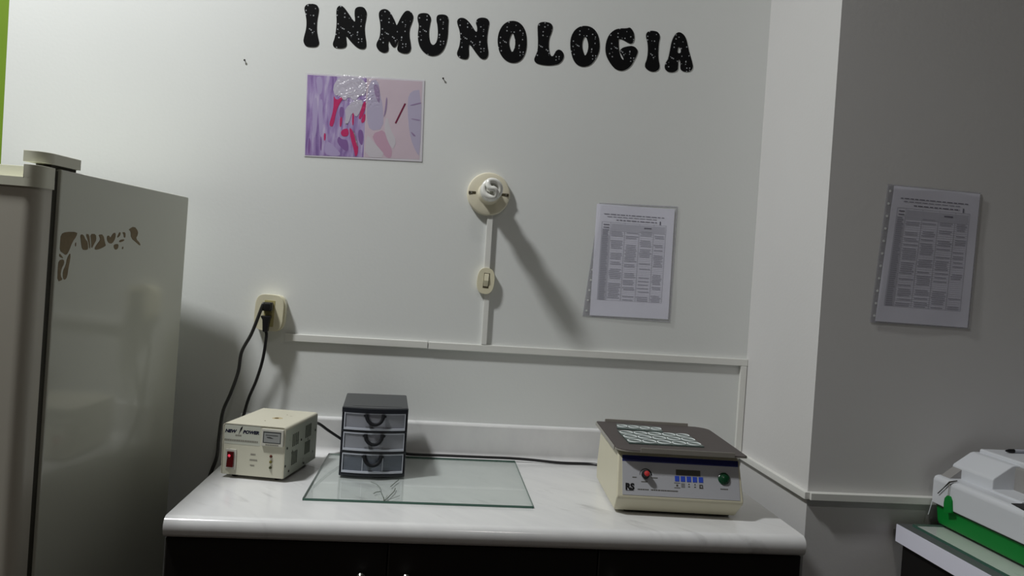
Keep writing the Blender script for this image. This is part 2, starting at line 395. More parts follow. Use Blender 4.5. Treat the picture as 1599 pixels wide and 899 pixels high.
# ------------------------------------------------------------------ countertop and base cabinet
CX0, CX1, CYF, CZ = -1.318, -0.088, -0.572, 0.9
TH = 0.040
prof = []
def arc(cx, cz, r, a0, a1, n=8):
    for k in range(n+1):
        a = math.radians(a0+(a1-a0)*k/n); prof.append((cx+r*math.cos(a), cz+r*math.sin(a)))
rb = 0.0185
arc(CYF+rb, CZ-rb, rb, 90, 180); arc(CYF+rb, CZ-TH+rb, rb, 180, 262)
prof += [(-0.535, CZ-TH), (-0.535, CZ-0.02), (-0.001, CZ-0.02), (-0.001, CZ)]
ct = thing('countertop', 'white marbled laminate countertop with rounded front lip and low backsplash', 'countertop', (0, 0, 0))
obj('worktop', prism(B(), [prof], (CX0, 0, 0), (0, 1, 0), (0, 0, 1), (1, 0, 0), CX1-CX0), 'marble', ct)
prof = [(-0.001, CZ), (-0.001, 0.985)]
arc(-0.010, 0.982, 0.009, 60, 180, 6)
arc(-0.035, CZ+0.016, 0.016, 0, -90, 6)
obj('backsplash', prism(B(), [prof], (CX0, 0, 0), (0, 1, 0), (0, 0, 1), (1, 0, 0), CX1-CX0), 'marble', ct)

cab = thing('base_cabinet', 'black base cabinet with three doors under the white marbled countertop', 'cabinet', (-0.703, -0.29, 0))
KX0, KX1, KY = -1.3165, -0.0895, -0.555
c = B(); box(c, KX0, KX1, KY+0.0225, -0.01, 0.08, 0.879); box(c, KX0+0.02, KX1-0.02, KY+0.07, -0.01, 0.0, 0.08)
LC = Vector((0.703, 0.29, 0))
o = obj('carcass', c, 'black_lam', cab); o.data.transform(Matrix.Translation(LC))
s1 = aY(604.5, 880, KY).x; s2 = aY(933, 880, KY).x
for (a, bb, kx) in ((KX0, s1-0.0012, aY(565, 894, KY).x), (s1+0.0012, s2-0.0012, aY(635, 894, KY).x), (s2+0.0012, KX1, s2+0.035)):
    d = obj('door', box(B(), a, bb, KY, KY+0.022, 0.10, 0.858, 0.0015, 2), 'black_lam', cab); d.data.transform(Matrix.Translation(LC))
    e = obj('edge_band', box(B(), a, a+0.0022, KY-0.0004, KY+0.002, 0.10, 0.857), 'seam', d); e.data.transform(Matrix.Translation(LC))
    kz = aY(565, 894, KY).z - 0.001
    k = lathe(B(), [(0, 0.026), (0.006, 0.0255), (0.0085, 0.022), (0.0075, 0.016), (0.0045, 0.011), (0.004, 0.0), (0, 0)], (kx, KY, kz), (0, -1, 0), 24)
    k = obj('knob', k, 'chrome', d); k.data.transform(Matrix.Translation(LC)); k['label'] = 'small bright metal knob'

# ------------------------------------------------------------------ refrigerator
FA = math.radians(-8.2); FT = 0.013
FW, FD, FH = 0.50, 0.487, 1.5165
top_right_back = Vector((-1.4389, -0.13, 1.5165))
rot = Matrix.Rotation(FA, 4, 'Z') @ Matrix.Rotation(FT, 4, 'Y')
froot = top_right_back - (rot @ Vector((FW/2, FD/2, FH)))
froot.z += 0.0
fr = thing('refrigerator', 'old white refrigerator with peeled sticker on its side at the left', 'refrigerator', (froot.x, froot.y, max(0, froot.z)), rot.to_euler())
fz0 = froot.z - max(0, froot.z)
FHl = FH
c = B(); box(c, -FW/2, FW/2, -FD/2, FD/2, 0.05, FHl, 0.004, 2)
obj('cabinet_shell', c, 'fridge', fr)
for sx in (-1, 1):
    for sy in (-1, 1): obj('foot', lathe(B(), [(0, 0.008), (0.018, 0.008), (0.018, 0.03), (0.010, 0.032), (0.010, 0.06), (0, 0.06)], (sx*(FW/2-0.05), sy*(FD/2-0.05), 0), (0, 0, 1), 16), 'gasket', fr)
obj('door_gasket', box(B(), -FW/2+0.008, FW/2-0.006, -FD/2-0.016, -FD/2+0.0005, 0.07, FHl-0.004), 'gasket', fr)
def door_plan(y1, y0, w, rr, bulge):
    """plan outline of a door: flat back at y1, softly bowed front around y0, rounded corners"""
    pts = [(-w/2, y1), (w/2, y1)]
    for k in range(7):
        a = math.radians(0-90*k/6); pts.append((w/2-rr+rr*math.cos(a), y0+rr+rr*math.sin(a)))
    for k in range(1, 12):
        x = (w/2-rr)*(1-2*k/12); pts.append((x, y0-bulge*(1-(x/(w/2-rr))**2)))
    for k in range(7):
        a = math.radians(-90-90*k/6); pts.append((-w/2+rr+rr*math.cos(a), y0+rr+rr*math.sin(a)))
    return pts
yb = -FD/2-0.016
dp = door_plan(yb, yb-0.042, FW-0.008, 0.024, 0.012)
d = obj('door', prism(B(), [dp], (0, 0, 0.07), (1, 0, 0), (0, 1, 0), (0, 0, 1), FHl-0.07-0.036), 'fridge_door', fr)
# cream cap along the door top: full height at the corners, dipped between them
tp = door_plan(yb, yb-0.045, FW-0.001, 0.025, 0.012)
capb = B()
prism(capb, [tp], (0, 0, FHl-0.038), (1, 0, 0), (0, 1, 0), (0, 0, 1), 0.015)
for sx in (-1, 1):
    x1 = sx*(FW/2-0.0005); x0 = sx*(FW/2-0.026)
    ring = [(x0, yb), (x1, yb)]
    for k in range(7):
        a = math.radians(90*k/6); ring.append((x1-sx*0.0245*(1-math.cos(a)), yb-0.020-0.025*math.sin(a)))
    ring.append((x0, yb-0.0455))
    prism(capb, [ring], (0, 0, FHl-0.0235), (1, 0, 0), (0, 1, 0), (0, 0, 1), 0.0225, 0.0015, 2)
box(capb, -FW/2+0.026, FW/2-0.026, yb-0.018, yb, FHl-0.0235, FHl-0.002, 0.001, 2)
obj('door_cap', capb, 'fridge_trim', d)
hp = [(FW/2-0.004, -FD/2+0.062)]
hx1, hx0, hy1, hy0 = FW/2-0.003, FW/2-0.040, -FD/2+0.060, yb-0.028
hp = [(hx0, hy1), (hx1, hy1)]
for k in range(9):
    a = math.radians(-90*k/8); hp.append((hx1-0.030+0.030*math.cos(a), hy0+0.030+0.030*math.sin(a)))
hp += [(hx0, hy0)]
h = B(); prism(h, [hp], (0, 0, FHl+0.005), (1, 0, 0), (0, 1, 0), (0, 0, 1), 0.019, 0.003, 3)
h = obj('hinge_cover', h, 'fridge_trim', fr)
obj('hinge_plate', box(B(), hx0+0.004, hx1-0.006, hy0+0.028, hy1-0.004, FHl-0.001, FHl+0.0052), 'gasket', h)
# peeled sticker on the right side
FM = Matrix.Translation(fr.location) @ rot
side_p = FM @ Vector((FW/2+0.0003, 0, 0)); side_n = rot.to_3x3() @ Vector((1, 0, 0)); FMi = FM.inverted()
polys = [[(125,210),(190,178),(335,180),(325,230),(270,310),(225,430),(190,480),(150,450),(110,420),(115,320)],
 [(370,215),(410,210),(440,280),(465,300),(475,400),(440,412),(395,405),(380,300)],
 [(440,205),(485,210),(495,300),(500,380),(490,400),(475,300)], [(500,205),(570,205),(578,280),(545,340),(515,400),(512,300)],
 [(605,215),(665,210),(690,330),(700,355),(650,385),(580,410),(550,400),(580,340),(630,280),(615,240)],
 [(715,230),(740,225),(755,260),(790,195),(825,190),(820,260),(780,330),(735,325),(710,280)],
 [(800,340),(860,330),(855,390),(820,412),(798,380)], [(865,190),(885,180),(885,220),(850,255),(843,245)], [(905,185),(948,182),(950,250),(930,255),(925,210)],
 [(870,285),(930,270),(935,292),(870,318)], [(905,375),(922,365),(918,400),(905,400)], [(305,325),(320,310),(318,365),(306,365)],
 [(985,150),(1060,105),(1110,170),(1105,220),(1080,265),(1140,330),(1135,360),(1080,310),(1020,260),(1015,170)],
 [(105,455),(125,470),(160,520),(120,505),(102,490)],
 [(95,545),(160,525),(168,580),(130,650),(118,740),(150,790),(80,815),(85,650)], [(245,440),(245,520),(220,640),(205,750),(175,795),(150,770),(150,680),(190,600),(200,520)]]
sb = B()
for pl in polys:
    q = [FMi @ hit(80+u/8.175, 340+v/8.175, side_p, side_n) for u, v in chaikin(pl, 1)]
    prism(sb, [[(v.y, v.z) for v in q]], (FW/2-0.0002, 0, 0), (0, 1, 0), (0, 0, 1), (1, 0, 0), 0.0006)
obj('sticker_residue', sb, 'residue', fr)['label'] = 'tan torn remains of a peeled sticker'

# ------------------------------------------------------------------ wall lettering  I N M U N O L O G I A
def c1(p): return [(450+u/4.845, v/4.845) for u, v in p]
def c2(p): return [(760+u/4.703, v/4.703) for u, v in p]
I1=[(118,60),(135,30),(175,24),(215,32),(232,60),(226,100),(216,160),(214,230),(226,290),(234,325),(218,350),(175,354),(130,346),(112,315),(118,275),(134,220),(138,160),(130,105)]
N1=[(365,60),(385,38),(415,44),(450,90),(490,150),(502,162),(506,155),(500,100),(505,60),(535,46),(575,52),(595,90),(588,140),(576,200),(580,260),(590,320),(588,360),(560,370),(525,360),(490,330),(455,290),(440,268),(435,275),(440,310),(442,340),(425,360),(380,364),(340,352),(335,325),(350,290),(360,230),(366,160),(362,100)]
MM=[(685,90),(705,68),(740,64),(770,85),(800,140),(818,188),(824,186),(850,130),(880,85),(905,75),(935,90),(948,125),(935,170),(918,210),(915,270),(925,320),(930,370),(910,400),(870,402),(830,385),(822,365),(835,320),(838,295),(825,330),(808,355),(790,352),(770,325),(762,298),(755,330),(760,370),(750,390),(720,397),(685,380),(665,350),(668,320),(690,285),(697,230),(695,170),(685,125)]
U1=[(978,120),(990,100),(1030,94),(1065,102),(1082,135),(1072,180),(1063,235),(1067,300),(1085,335),(1105,338),(1125,310),(1133,260),(1130,190),(1120,150),(1125,112),(1160,105),(1195,110),(1214,130),(1210,190),(1208,260),(1195,330),(1170,385),(1130,415),(1085,422),(1040,405),(1000,365),(982,310),(980,250),(990,190),(978,150)]
N2=[(1277,150),(1300,130),(1340,135),(1380,175),(1410,225),(1424,240),(1430,232),(1430,200),(1418,170),(1430,138),(1470,128),(1510,138),(1524,165),(1512,220),(1503,290),(1508,350),(1516,400),(1505,435),(1480,448),(1450,435),(1415,390),(1385,345),(1372,332),(1366,340),(1366,380),(1368,420),(1355,445),(1320,444),(1285,428),(1274,400),(1295,350),(1303,290),(1298,230),(1280,180)]
O1=[(190,148),(235,158),(270,190),(290,240),(296,310),(290,370),(270,420),(240,450),(205,460),(165,455),(125,430),(95,385),(82,330),(80,280),(90,230),(115,185),(150,157)]
O1i=[(190,232),(204,265),(212,310),(206,350),(188,386),(172,355),(163,315),(170,275)]
L1=[(374,180),(395,160),(435,157),(475,168),(487,195),(478,235),(460,275),(455,330),(460,380),(475,412),(492,408),(505,375),(530,358),(560,375),(570,410),(555,445),(525,470),(470,478),(410,475),(360,460),(347,435),(360,405),(375,370),(378,300),(375,230)]
O2=[(725,185),(770,195),(805,225),(825,270),(832,335),(825,385),(800,435),(765,475),(715,490),(670,478),(640,445),(622,390),(614,330),(618,275),(640,225),(680,193)]
O2i=[(724,258),(742,290),(750,335),(743,375),(724,413),(709,375),(700,335),(707,290)]
G1=[(985,205),(1030,206),(1055,197),(1078,225),(1088,265),(1082,305),(1062,320),(1040,312),(1005,290),(978,280),(970,290),(971,330),(974,375),(984,412),(1001,438),(1010,434),(994,402),(978,378),(990,352),(1030,338),(1080,333),(1114,365),(1105,400),(1085,440),(1060,485),(1020,512),(985,518),(945,505),(910,465),(880,410),(872,360),(878,305),(900,250),(940,215)]
I2=[(1172,245),(1190,226),(1225,222),(1262,232),(1277,265),(1266,310),(1262,370),(1262,430),(1272,475),(1270,505),(1240,525),(1205,522),(1168,500),(1163,470),(1180,430),(1187,370),(1184,310),(1173,275)]
A1=[(1412,230),(1445,245),(1468,280),(1480,340),(1495,400),(1512,455),(1518,495),(1500,522),(1465,527),(1430,515),(1423,490),(1426,455),(1418,428),(1410,448),(1408,485),(1405,515),(1370,530),(1330,525),(1308,500),(1312,465),(1335,430),(1348,370),(1360,300),(1385,250)]
A1i=[(1415,336),(1429,360),(1428,388),(1403,388),(1405,362)]
letters = [('I', [c1(I1)], 'first letter I, at the far left of the word'), ('N', [c1(N1)], 'first letter N, between the left I and the M'), ('M', [c1(MM)], 'letter M, beside the U'),
 ('U', [c1(U1)], 'letter U, right of the M'), ('N', [c1(N2)], 'second letter N, between the U and the first O'), ('O', [c2(O1), c2(O1i)], 'first letter O, left of the L'),
 ('L', [c2(L1)], 'letter L, between the two letters O'), ('O', [c2(O2), c2(O2i)], 'second letter O, between the L and the G'), ('G', [c2(G1)], 'letter G, left of the last I'),
 ('I', [c2(I2)], 'second letter I, between the G and the A'), ('A', [c2(A1), c2(A1i)], 'letter A, at the right end of the word')]
for ch, loops, lab in letters:
    L = [[(p.x, p.z) for p in (aY(x, y, -0.004) for x, y in chaikin(lp, 2))] for lp in loops]
    cx = sum(p[0] for p in L[0])/len(L[0]); cz = sum(p[1] for p in L[0])/len(L[0])
    L = [[(a-cx, bb-cz) for a, bb in lp] for lp in L]
    tag(obj('foam_letter', prism(B(), L, (0, 0, 0), (1, 0, 0), (0, 0, 1), (0, -1, 0), 0.0012), 'glitter', loc=(cx, -0.0002, cz)),
        'black glittery '+lab, 'letter', 'black glittery letters high on the wall')

# ------------------------------------------------------------------ laminated picture
def quad_uv(corners, Y):
    P = [aY(x, y, Y) for x, y in corners]      # TL TR BR BL
    def f(u, v):
        a = P[0].lerp(P[1], u); c = P[3].lerp(P[2], u); return a.lerp(c, v)
    return f
pic = thing('laminated_picture', 'glossy laminated sheet with violet and pink photographs on the back wall', 'picture', (0, 0, 0))
pc = [(479, 114), (663, 125.5), (659, 252.5), (475.5, 244)]
pf = quad_uv(pc, -0.001)
pic.location = pf(0.5, 0.5); pl = Vector(pic.location)
def flat(loopuv, f, y, th, base):
    q = [f(u, v)-base for u, v in loopuv]
    return [[(p.x, p.z) for p in q]]
def patch(name, polys, f, y, m, parent, base, th=0.00025):
    t = B()
    for pl_ in polys: prism(t, flat(pl_, f, y, th, base), (0, y, 0), (1, 0, 0), (0, 0, 1), (0, -1, 0), th)
    return obj(name, t, m, parent)
patch('backing_sheet', [[(0, 0), (1, 0), (1, 1), (0, 1)]], pf, 0.0006, 'sheet', pic, pl, 0.0008)
# crop coordinates (450+u/4.996, 90+v/4.996) -> sheet fractions
def pcv(pts):
    out = []
    for u, v in pts:
        x, y = u, v
        vv = (y-120-(x-145)*0.062)/648.0
        uu = (x-(145-13*vv))/920.0
        out.append((uu, vv))
    return out
def mx_(name, rgb): M[name] = mat(name, rgb, 0.45, 0.3); return name
ph = patch('violet_photograph', [pcv([(152,134),(610,160),(590,782),(136,758)])], pf, -0.0002, 'streaks', pic, pl)
patch('violet_fold', [pcv(chaikin(p, 2)) for p in ([(215,150),(262,140),(270,260),(240,300),(225,240)], [(200,330),(225,300),(232,430),(222,600),(196,640),(190,480)], [(240,330),(272,320),(268,470),(276,580),(250,630),(238,480)], [(300,640),(360,690),(430,770),(300,765),(285,720)])], pf, -0.00035, mx_('print_lilac', (190, 174, 216)), ph, pl, 0.0002)
patch('violet_shade', [pcv(chaikin(p, 2)) for p in ([(395,610),(420,640),(468,640),(475,740),(430,720),(380,660)], [(168,610),(180,660),(172,745),(160,750),(158,680)], [(255,600),(268,640),(262,740),(250,700)], [(400,380),(440,390),(430,480),(400,470)], [(545,560),(590,570),(585,700),(550,660)])], pf, -0.0004, mx_('print_purple', (144, 106, 170)), ph, pl, 0.0002)
patch('magenta_fold', [pcv(chaikin(p, 1)) for p in ([(355,290),(372,330),(405,320),(425,270),(440,300),(400,360),(375,420),(355,530),(335,540),(320,520),(345,440),(355,370)],
   [(425,560),(470,552),(475,610),(430,620),(408,590)], [(475,540),(505,570),(550,680),(545,760),(525,778),(515,720),(490,640)], [(500,430),(515,435),(512,530),(498,525)],
   [(585,350),(605,340),(603,400),(570,480),(548,480),(560,430)], [(590,440),(604,440),(600,500),(575,515),(568,490)], [(280,590),(296,590),(294,640),(282,650)], [(405,460),(425,470),(415,540),(402,540)])], pf, -0.0006, mx_('print_magenta', (210, 52, 116)), ph, pl, 0.0002)
patch('pale_glare', [pcv(chaikin(p, 1)) for p in ([(440,400),(520,330),(590,330),(560,430),(530,470),(500,420),(470,520),(440,520),(450,450)], [(345,235),(385,160),(440,140),(606,166),(604,300),(560,290),(520,345),(470,300),(440,345),(400,290),(365,300)], [(505,560),(515,570),(548,690),(540,700)])], pf, -0.0008, mx_('print_pale_glare', (208, 202, 218)), ph, pl, 0.0002)  # silvery glare of the wrinkled film, painted as pale patches on the print
ph = patch('pink_photograph', [pcv([(612,162),(1048,186),(1032,805),(594,782)])], pf, -0.0002, 'pink_print', pic, pl)
patch('glove_print', [pcv(chaikin(p, 1)) for p in ([(632,180),(700,170),(718,300),(740,380),(745,560),(640,575),(612,480),(615,330)], [(960,260),(1045,250),(1036,790),(1000,740),(960,640),(940,520),(930,330)])], pf, -0.0004, mx_('print_glove', (196, 188, 214)), ph, pl, 0.0002)
patch('needle_print', [pcv(chaikin(p, 1)) for p in ([(650,600),(760,560),(815,720),(810,790),(770,790),(690,690)],)], pf, -0.0004, mx_('print_rose', (210, 172, 194)), ph, pl, 0.0002)
patch('sleeve_print', [pcv(chaikin(p, 1)) for p in ([(612,600),(650,640),(780,790),(596,780)], [(770,450),(800,560),(850,660),(820,730),(780,660),(748,560)])], pf, -0.0005, mx_('print_offwhite', (218, 212, 220)), ph, pl, 0.0002)
patch('dark_print', [pcv(chaikin(p, 1)) for p in ([(665,205),(710,215),(716,365),(690,330),(668,260)], [(765,300),(775,330),(765,430),(742,480),(755,400)], [(950,372),(1040,350),(1040,362),(960,380)], [(955,478),(1035,490),(1030,500),(970,486)], [(960,580),(1000,615),(990,625),(965,600)])], pf, -0.0006, mx_('print_mauve', (164, 142, 180)), ph, pl, 0.0002)
patch('tube_print', [pcv([(908,358),(920,362),(845,518),(833,514)])], pf, -0.0007, mx_('print_crimson', (130, 34, 74)), ph, pl, 0.0002)
# clear film, crumpled near its top edge
t = B(); NX, NZ = 230, 160; g = []
wv = [(270, 470, 0.3, 1.0), (-430, 590, 1.7, 0.8), (760, 340, 2.9, 0.55), (-680, 940, 0.9, 0.45), (1100, -540, 4.1, 0.3)]
for j in range(NZ+1):
    row = []
    for i in range(NX+1):
        u, v = i/NX, j/NZ
        p = pf(-0.008+u*1.016, -0.01+v*1.02)-pl
        x, z = u*0.3, v*0.21
        wx = x+0.006*math.sin(95*z+1.1)+0.004*math.sin(170*x-60*z+2.0); wz = z+0.006*math.sin(80*x+0.4)+0.003*math.sin(210*z+90*x)
        hgt = sum(am*(1+math.sin(a_*wx+b_*wz+ph_))*120/math.hypot(a_, b_) for a_, b_, ph_, am in wv)
        edge = min(1, v/0.02)
        hgt *= 0.0042*edge*math.exp(-((u-0.43)/0.17)**4-((v-0.14)/0.24)**4)
        row.append(t.verts.new((p.x, -0.0010-hgt, p.z)))
    g.append(row)
for j in range(NZ):
    for i in range(NX): t.faces.new((g[j][i], g[j][i+1], g[j+1][i+1], g[j+1][i]))
obj('clear_film', t, 'film', pic)

# ------------------------------------------------------------------ charts in plastic sleeves
def chart(label, sleeve_c, paper_c, Y, paper_m, rows, headx, tb, seed):
    root = thing('printed_chart', label, 'chart', (0, 0, 0))
    fs = quad_uv(sleeve_c, Y); fp = quad_uv(paper_c, Y)
    base = fs(0.5, 0.5); root.location = base; base = Vector(base)
    rn = random.Random(seed)
    pp = patch('paper', [[(0, 0), (1, 0), (1, 1), (0, 1)]], fp, -0.0012, paper_m, root, base, 0.0003)
    x0, x1, y0, y1 = tb
    def R4(a, b_, c_, d_): return [(a, c_), (b_, c_), (b_, d_), (a, d_)]
    cols = [x0]+headx+[x1]
    lines = [R4(c_-0.003, c_+0.003, y0, y1) for c_ in cols]
    n = rows
    for k in range(n+1):
        y = y0+0.09*(y1-y0)+k*(y1-y0)*0.91/n
        lines.append(R4(x0, x1, y-0.0011, y+0.0011))
    lines += [R4(x0, x1, y0-0.0015, y0+0.0015)]
    patch('table_rules', lines, fp, -0.0017, 'ink_soft', pp, base, 0.0001)
    sh = [R4(cols[1]+0.01, cols[-1]-0.01, y0+0.012, y0+0.08), R4(cols[0]+0.006, cols[1]-0.006, y0+0.12, y1)]
    patch('shaded_cells', sh, fp, -0.0016, 'ink_soft', pp, base, 0.0001)
    wd = []
    for k in range(n):                                            # row names and a few entries
        y = y0+0.09*(y1-y0)+(k+0.5)*(y1-y0)*0.91/n
        wd.append(R4(cols[0]+0.012, cols[1]-0.012-rn.uniform(0, 0.02), y-0.0045, y+0.0045))
        for c_ in range(1, len(cols)-1):
            if rn.random() < 0.6: wd.append(R4(cols[c_]+0.01+rn.uniform(0, .02), cols[c_+1]-0.01-rn.uniform(0, .03), y-0.003, y+0.001))
    patch('printed_rows', wd, fp, -0.0019, 'ink', pp, base, 0.0001)
    hd = []
    for (yy, a, b_, hh) in ((0.085, x0+0.02, x1-0.03, 0.006), (0.107, x0+0.06, x1-0.12, 0.004), (y0-0.022, x0+0.18, x1-0.12, 0.007)):
        x = a
        while x < b_:
            L = rn.uniform(0.02, 0.075); hd.append(R4(x, min(b_, x+L), yy-hh/2, yy+hh/2)); x += L+0.012
    hd.append(R4(x1-0.085, x1-0.070, y0-0.035, y0-0.004))
    hd += [R4(cols[0]+0.02, cols[1]-0.015, y0+0.02, y0+0.028), R4(cols[0]+0.02, cols[1]-0.015, y0+0.045, y0+0.052), R4(cols[-3]+0.06, cols[-2]-0.03, y0+0.03, y0+0.04)]
    patch('headings', hd, fp, -0.0020, 'ink_dark', pp, base, 0.0001)
    t = B(); NX, NZ = 16, 20; g = []
    for j in range(NZ+1):
        row = []
        for i in range(NX+1):
            u, v = i/NX, j/NZ; p = fs(u, v)-base
            lift = 0.0040+0.0012*math.sin(u*5+v*4+seed)*math.sin(v*7+u*2)+0.003*(max(0, u-0.85)/0.15)*max(0, v-0.1)
            row.append(t.verts.new((p.x, -lift, p.z)))
        g.append(row)
    for j in range(NZ):
        for i in range(NX): t.faces.new((g[j][i], g[j][i+1], g[j+1][i+1], g[j+1][i]))
    sl = obj('plastic_sleeve', t, 'sleeve', root)
    # the welded rims of the sleeve
    w_ = 0.016
    def rim(us):
        tt = B()
        for a, b_, c_, d_ in us: prism(tt, flat([(a, c_), (b_, c_), (b_, d_), (a, d_)], fs, 0, 0, base), (0, -0.0003, 0), (1, 0, 0), (0, 0, 1), (0, -1, 0), 0.0004)
        return tt
    obj('sleeve_rim', rim([(0, 0.075, 0, 1), (1-w_, 1, 0, 1), (0.075, 1-w_, 0, w_*0.7), (0.075, 1-w_, 1-w_*0.5, 1)]), 'sleeve_edge', sl)
    for k in range(11):
        p = fs(0.035, 0.05+0.9*k/10)-base
        hl = lathe(B(), [(0, 0), (0.0028, 0), (0.0028, 0.0003), (0, 0.0003)], (p.x, -0.0007, p.z), (0, -1, 0), 12)
        obj('punch_hole', hl, 'wall', sl)
    return root
chart('printed chart in a clear plastic sleeve on the back wall right of the lampholder', [(936, 316.5), (1058, 322), (1046, 503), (909.5, 493)], [(932, 318), (1053.5, 327), (1043, 498.5), (920.6, 492)], -0.0006, 'paper', 40, [0.19, 0.375, 0.56, 0.745], (0.08, 0.90, 0.155, 0.855), 1)
chart('printed chart in a clear plastic sleeve on the dark front of the projecting wall', [(1386, 287), (1531, 301), (1512, 513), (1358, 503)], [(1396, 290), (1530, 303), (1510, 511.5), (1366, 501)], PY-0.0006, 'paper2', 44, [0.17, 0.36, 0.55, 0.74], (0.07, 0.90, 0.155, 0.88), 2)

# nails left in the wall
for (x, y), lab in (((382, 94), 'small dark nail in the wall left of the black letters'), ((692, 122.5), 'small dark nail in the wall right of the laminated picture')):
    p = aY(x, y, -0.003)
    tag(obj('nail', lathe(B(), [(0, 0.006), (0.0022, 0.0055), (0.0026, 0.0045), (0.0012, 0.004), (0.0012, -0.001), (0, -0.001)], (0, 0, 0), (0, -1, 0), 12), 'screw', loc=(p.x, 0, p.z)), lab, 'nail')

# ------------------------------------------------------------------ wall lamp
LX, LZ = -0.727, 1.588
lamp = thing('wall_lamp', 'round cream lampholder with a white spiral bulb on the back wall', 'lamp', (LX, 0, LZ))
AX = (0, -1, 0)
bp = lathe(B(), [(0, 0), (0.0555, 0), (0.0560, 0.004), (0.0555, 0.012), (0.053, 0.0155), (0.046, 0.0175), (0.030, 0.0185), (0, 0.0185)], (0, 0, 0), AX, 64)
bp = obj('base_plate', bp, 'porcelain', lamp)
for sx in (-1, 1):
    s = B(); box(s, sx*0.0425-0.0095, sx*0.0425+0.0095, -0.0186, -0.012, -0.0036+0.002*0, 0.0036, 0.0005, 1)
    s = obj('screw_slot', s, 'slot', bp)
    obj('screw', lathe(B(), [(0, 0.0015), (0.0025, 0.001), (0.003, 0), (0, 0)], (sx*0.046, -0.0185, 0), AX, 14), 'chrome', bp)
obj('socket', lathe(B(), [(0.030, 0.018), (0.027, 0.021), (0.0245, 0.030), (0.0235, 0.047), (0.021, 0.049), (0, 0.049)], (0, 0, 0), AX, 48), 'porcelain', lamp)
bulb = obj('bulb', lathe(B(), [(0, 0.049), (0.0125, 0.049), (0.014, 0.053), (0.0245, 0.060), (0.0262, 0.078), (0.0245, 0.083), (0.010, 0.084), (0, 0.084)], (0, 0, 0), AX, 48), 'ballast', lamp)
bulb['label'] = 'white ballast of the spiral bulb'
pts = []
R0, turns, y0, y1 = 0.0205, 2.25, 0.092, 0.143
ph0 = math.radians(205)
half = []
for k in range(70):
    t_ = k/69; a = ph0+turns*2*math.pi*t_
    r = R0*(0.55+0.45*min(1, t_*6)); half.append((r*math.cos(a), y0-0.006*max(0, 1-t_*6)+(y1-y0)*t_, r*math.sin(a)))
other = [(-x, y, -z) for x, y, z in half]
S = []
ax_, ay_, az_ = half[-1]
ae = ph0+turns*2*math.pi
for k in range(1, 20):                                            # the S across the tip
    s_ = 1-2*k/20
    r = R0*s_; bend = math.radians(75)*(1-abs(s_))*(1 if s_ > 0 else 1)
    S.append((r*math.cos(ae+bend), y1+0.006*(1-s_*s_), r*math.sin(ae+bend)))
path = half+S+other[::-1]
obj('spiral_tube', tube(B(), [(x, -y, z) for x, y, z in path], 0.0066, 12), 'bulbwhite', bulb)

# ------------------------------------------------------------------ oval switch
swx, swz = -0.7205, 1.3625
sw = thing('light_switch', 'small oval cream light switch below the round lampholder', 'switch', (swx, 0, swz), (0, math.radians(3), 0))
def oval(a, bb, n=40, p=2.6): 
    out = []
    for k in range(n):
        t_ = 2*math.pi*k/n; c_, s_ = math.cos(t_), math.sin(t_)
        out.append((a*abs(c_)**(2/p)*(1 if c_ > 0 else -1), bb*abs(s_)**(2/p)*(1 if s_ > 0 else -1)))
    return out
obj('body', prism(B(), [oval(0.0225, 0.034)], (0, 0, 0), (1, 0, 0), (0, 0, 1), (0, -1, 0), 0.017, 0.005, 3), 'ivory', sw)
rk = B(); prism(rk, [[(-0.0165, -0.018), (-0.0215, 0.0), (-0.0185, 0.018), (-0.012, 0.018), (-0.012, -0.018)]], (0.0075-0.0075, 0, 0), (0, 1, 0), (0, 0, 1), (1, 0, 0), 0.012, 0.0008, 2)
rk = obj('rocker', rk, 'ivory', sw); rk.data.transform(Matrix.Translation((-0.005, 0, 0.001)))
obj('rocker_gap', box(B(), -0.0062, 0.0088, -0.01735, -0.0165, -0.0185, 0.0205), 'slot', sw)

# ------------------------------------------------------------------ wall outlet and plugs
ox, oz = -1.2595, 1.2485
out = thing('wall_outlet', 'cream surface mounted outlet with two black plugs on the back wall', 'outlet', (ox, 0, oz), (0, math.radians(2), 0))
obj('back_box', prism(B(), [oval(0.0375, 0.046, 40, 4.0)], (0, 0, 0), (1, 0, 0), (0, 0, 1), (0, -1, 0), 0.026, 0.003, 2), 'ivory', out)
obj('face_plate', prism(B(), [oval(0.0345, 0.0455, 48, 3.8)], (0, -0.0255, 0.0008), (1, 0, 0), (0, 0, 1), (0, -1, 0), 0.012, 0.0055, 4), 'ivory', out)
ins = obj('socket_insert', box(B(), -0.0125, 0.0135, -0.0385, -0.036, -0.034, 0.032, 0.001, 2), 'ivory2', out)
for zc_ in (0.018, -0.014):
    obj('contact_slots', box(box(B(), -0.0065, -0.0045, -0.0388, -0.0384, zc_-0.004, zc_+0.004), 0.0045, 0.0065, -0.0388, -0.0384, zc_-0.004, zc_+0.004), 'slot', ins)
def OW(x, y, z): return Vector((ox+x, y, oz+z))
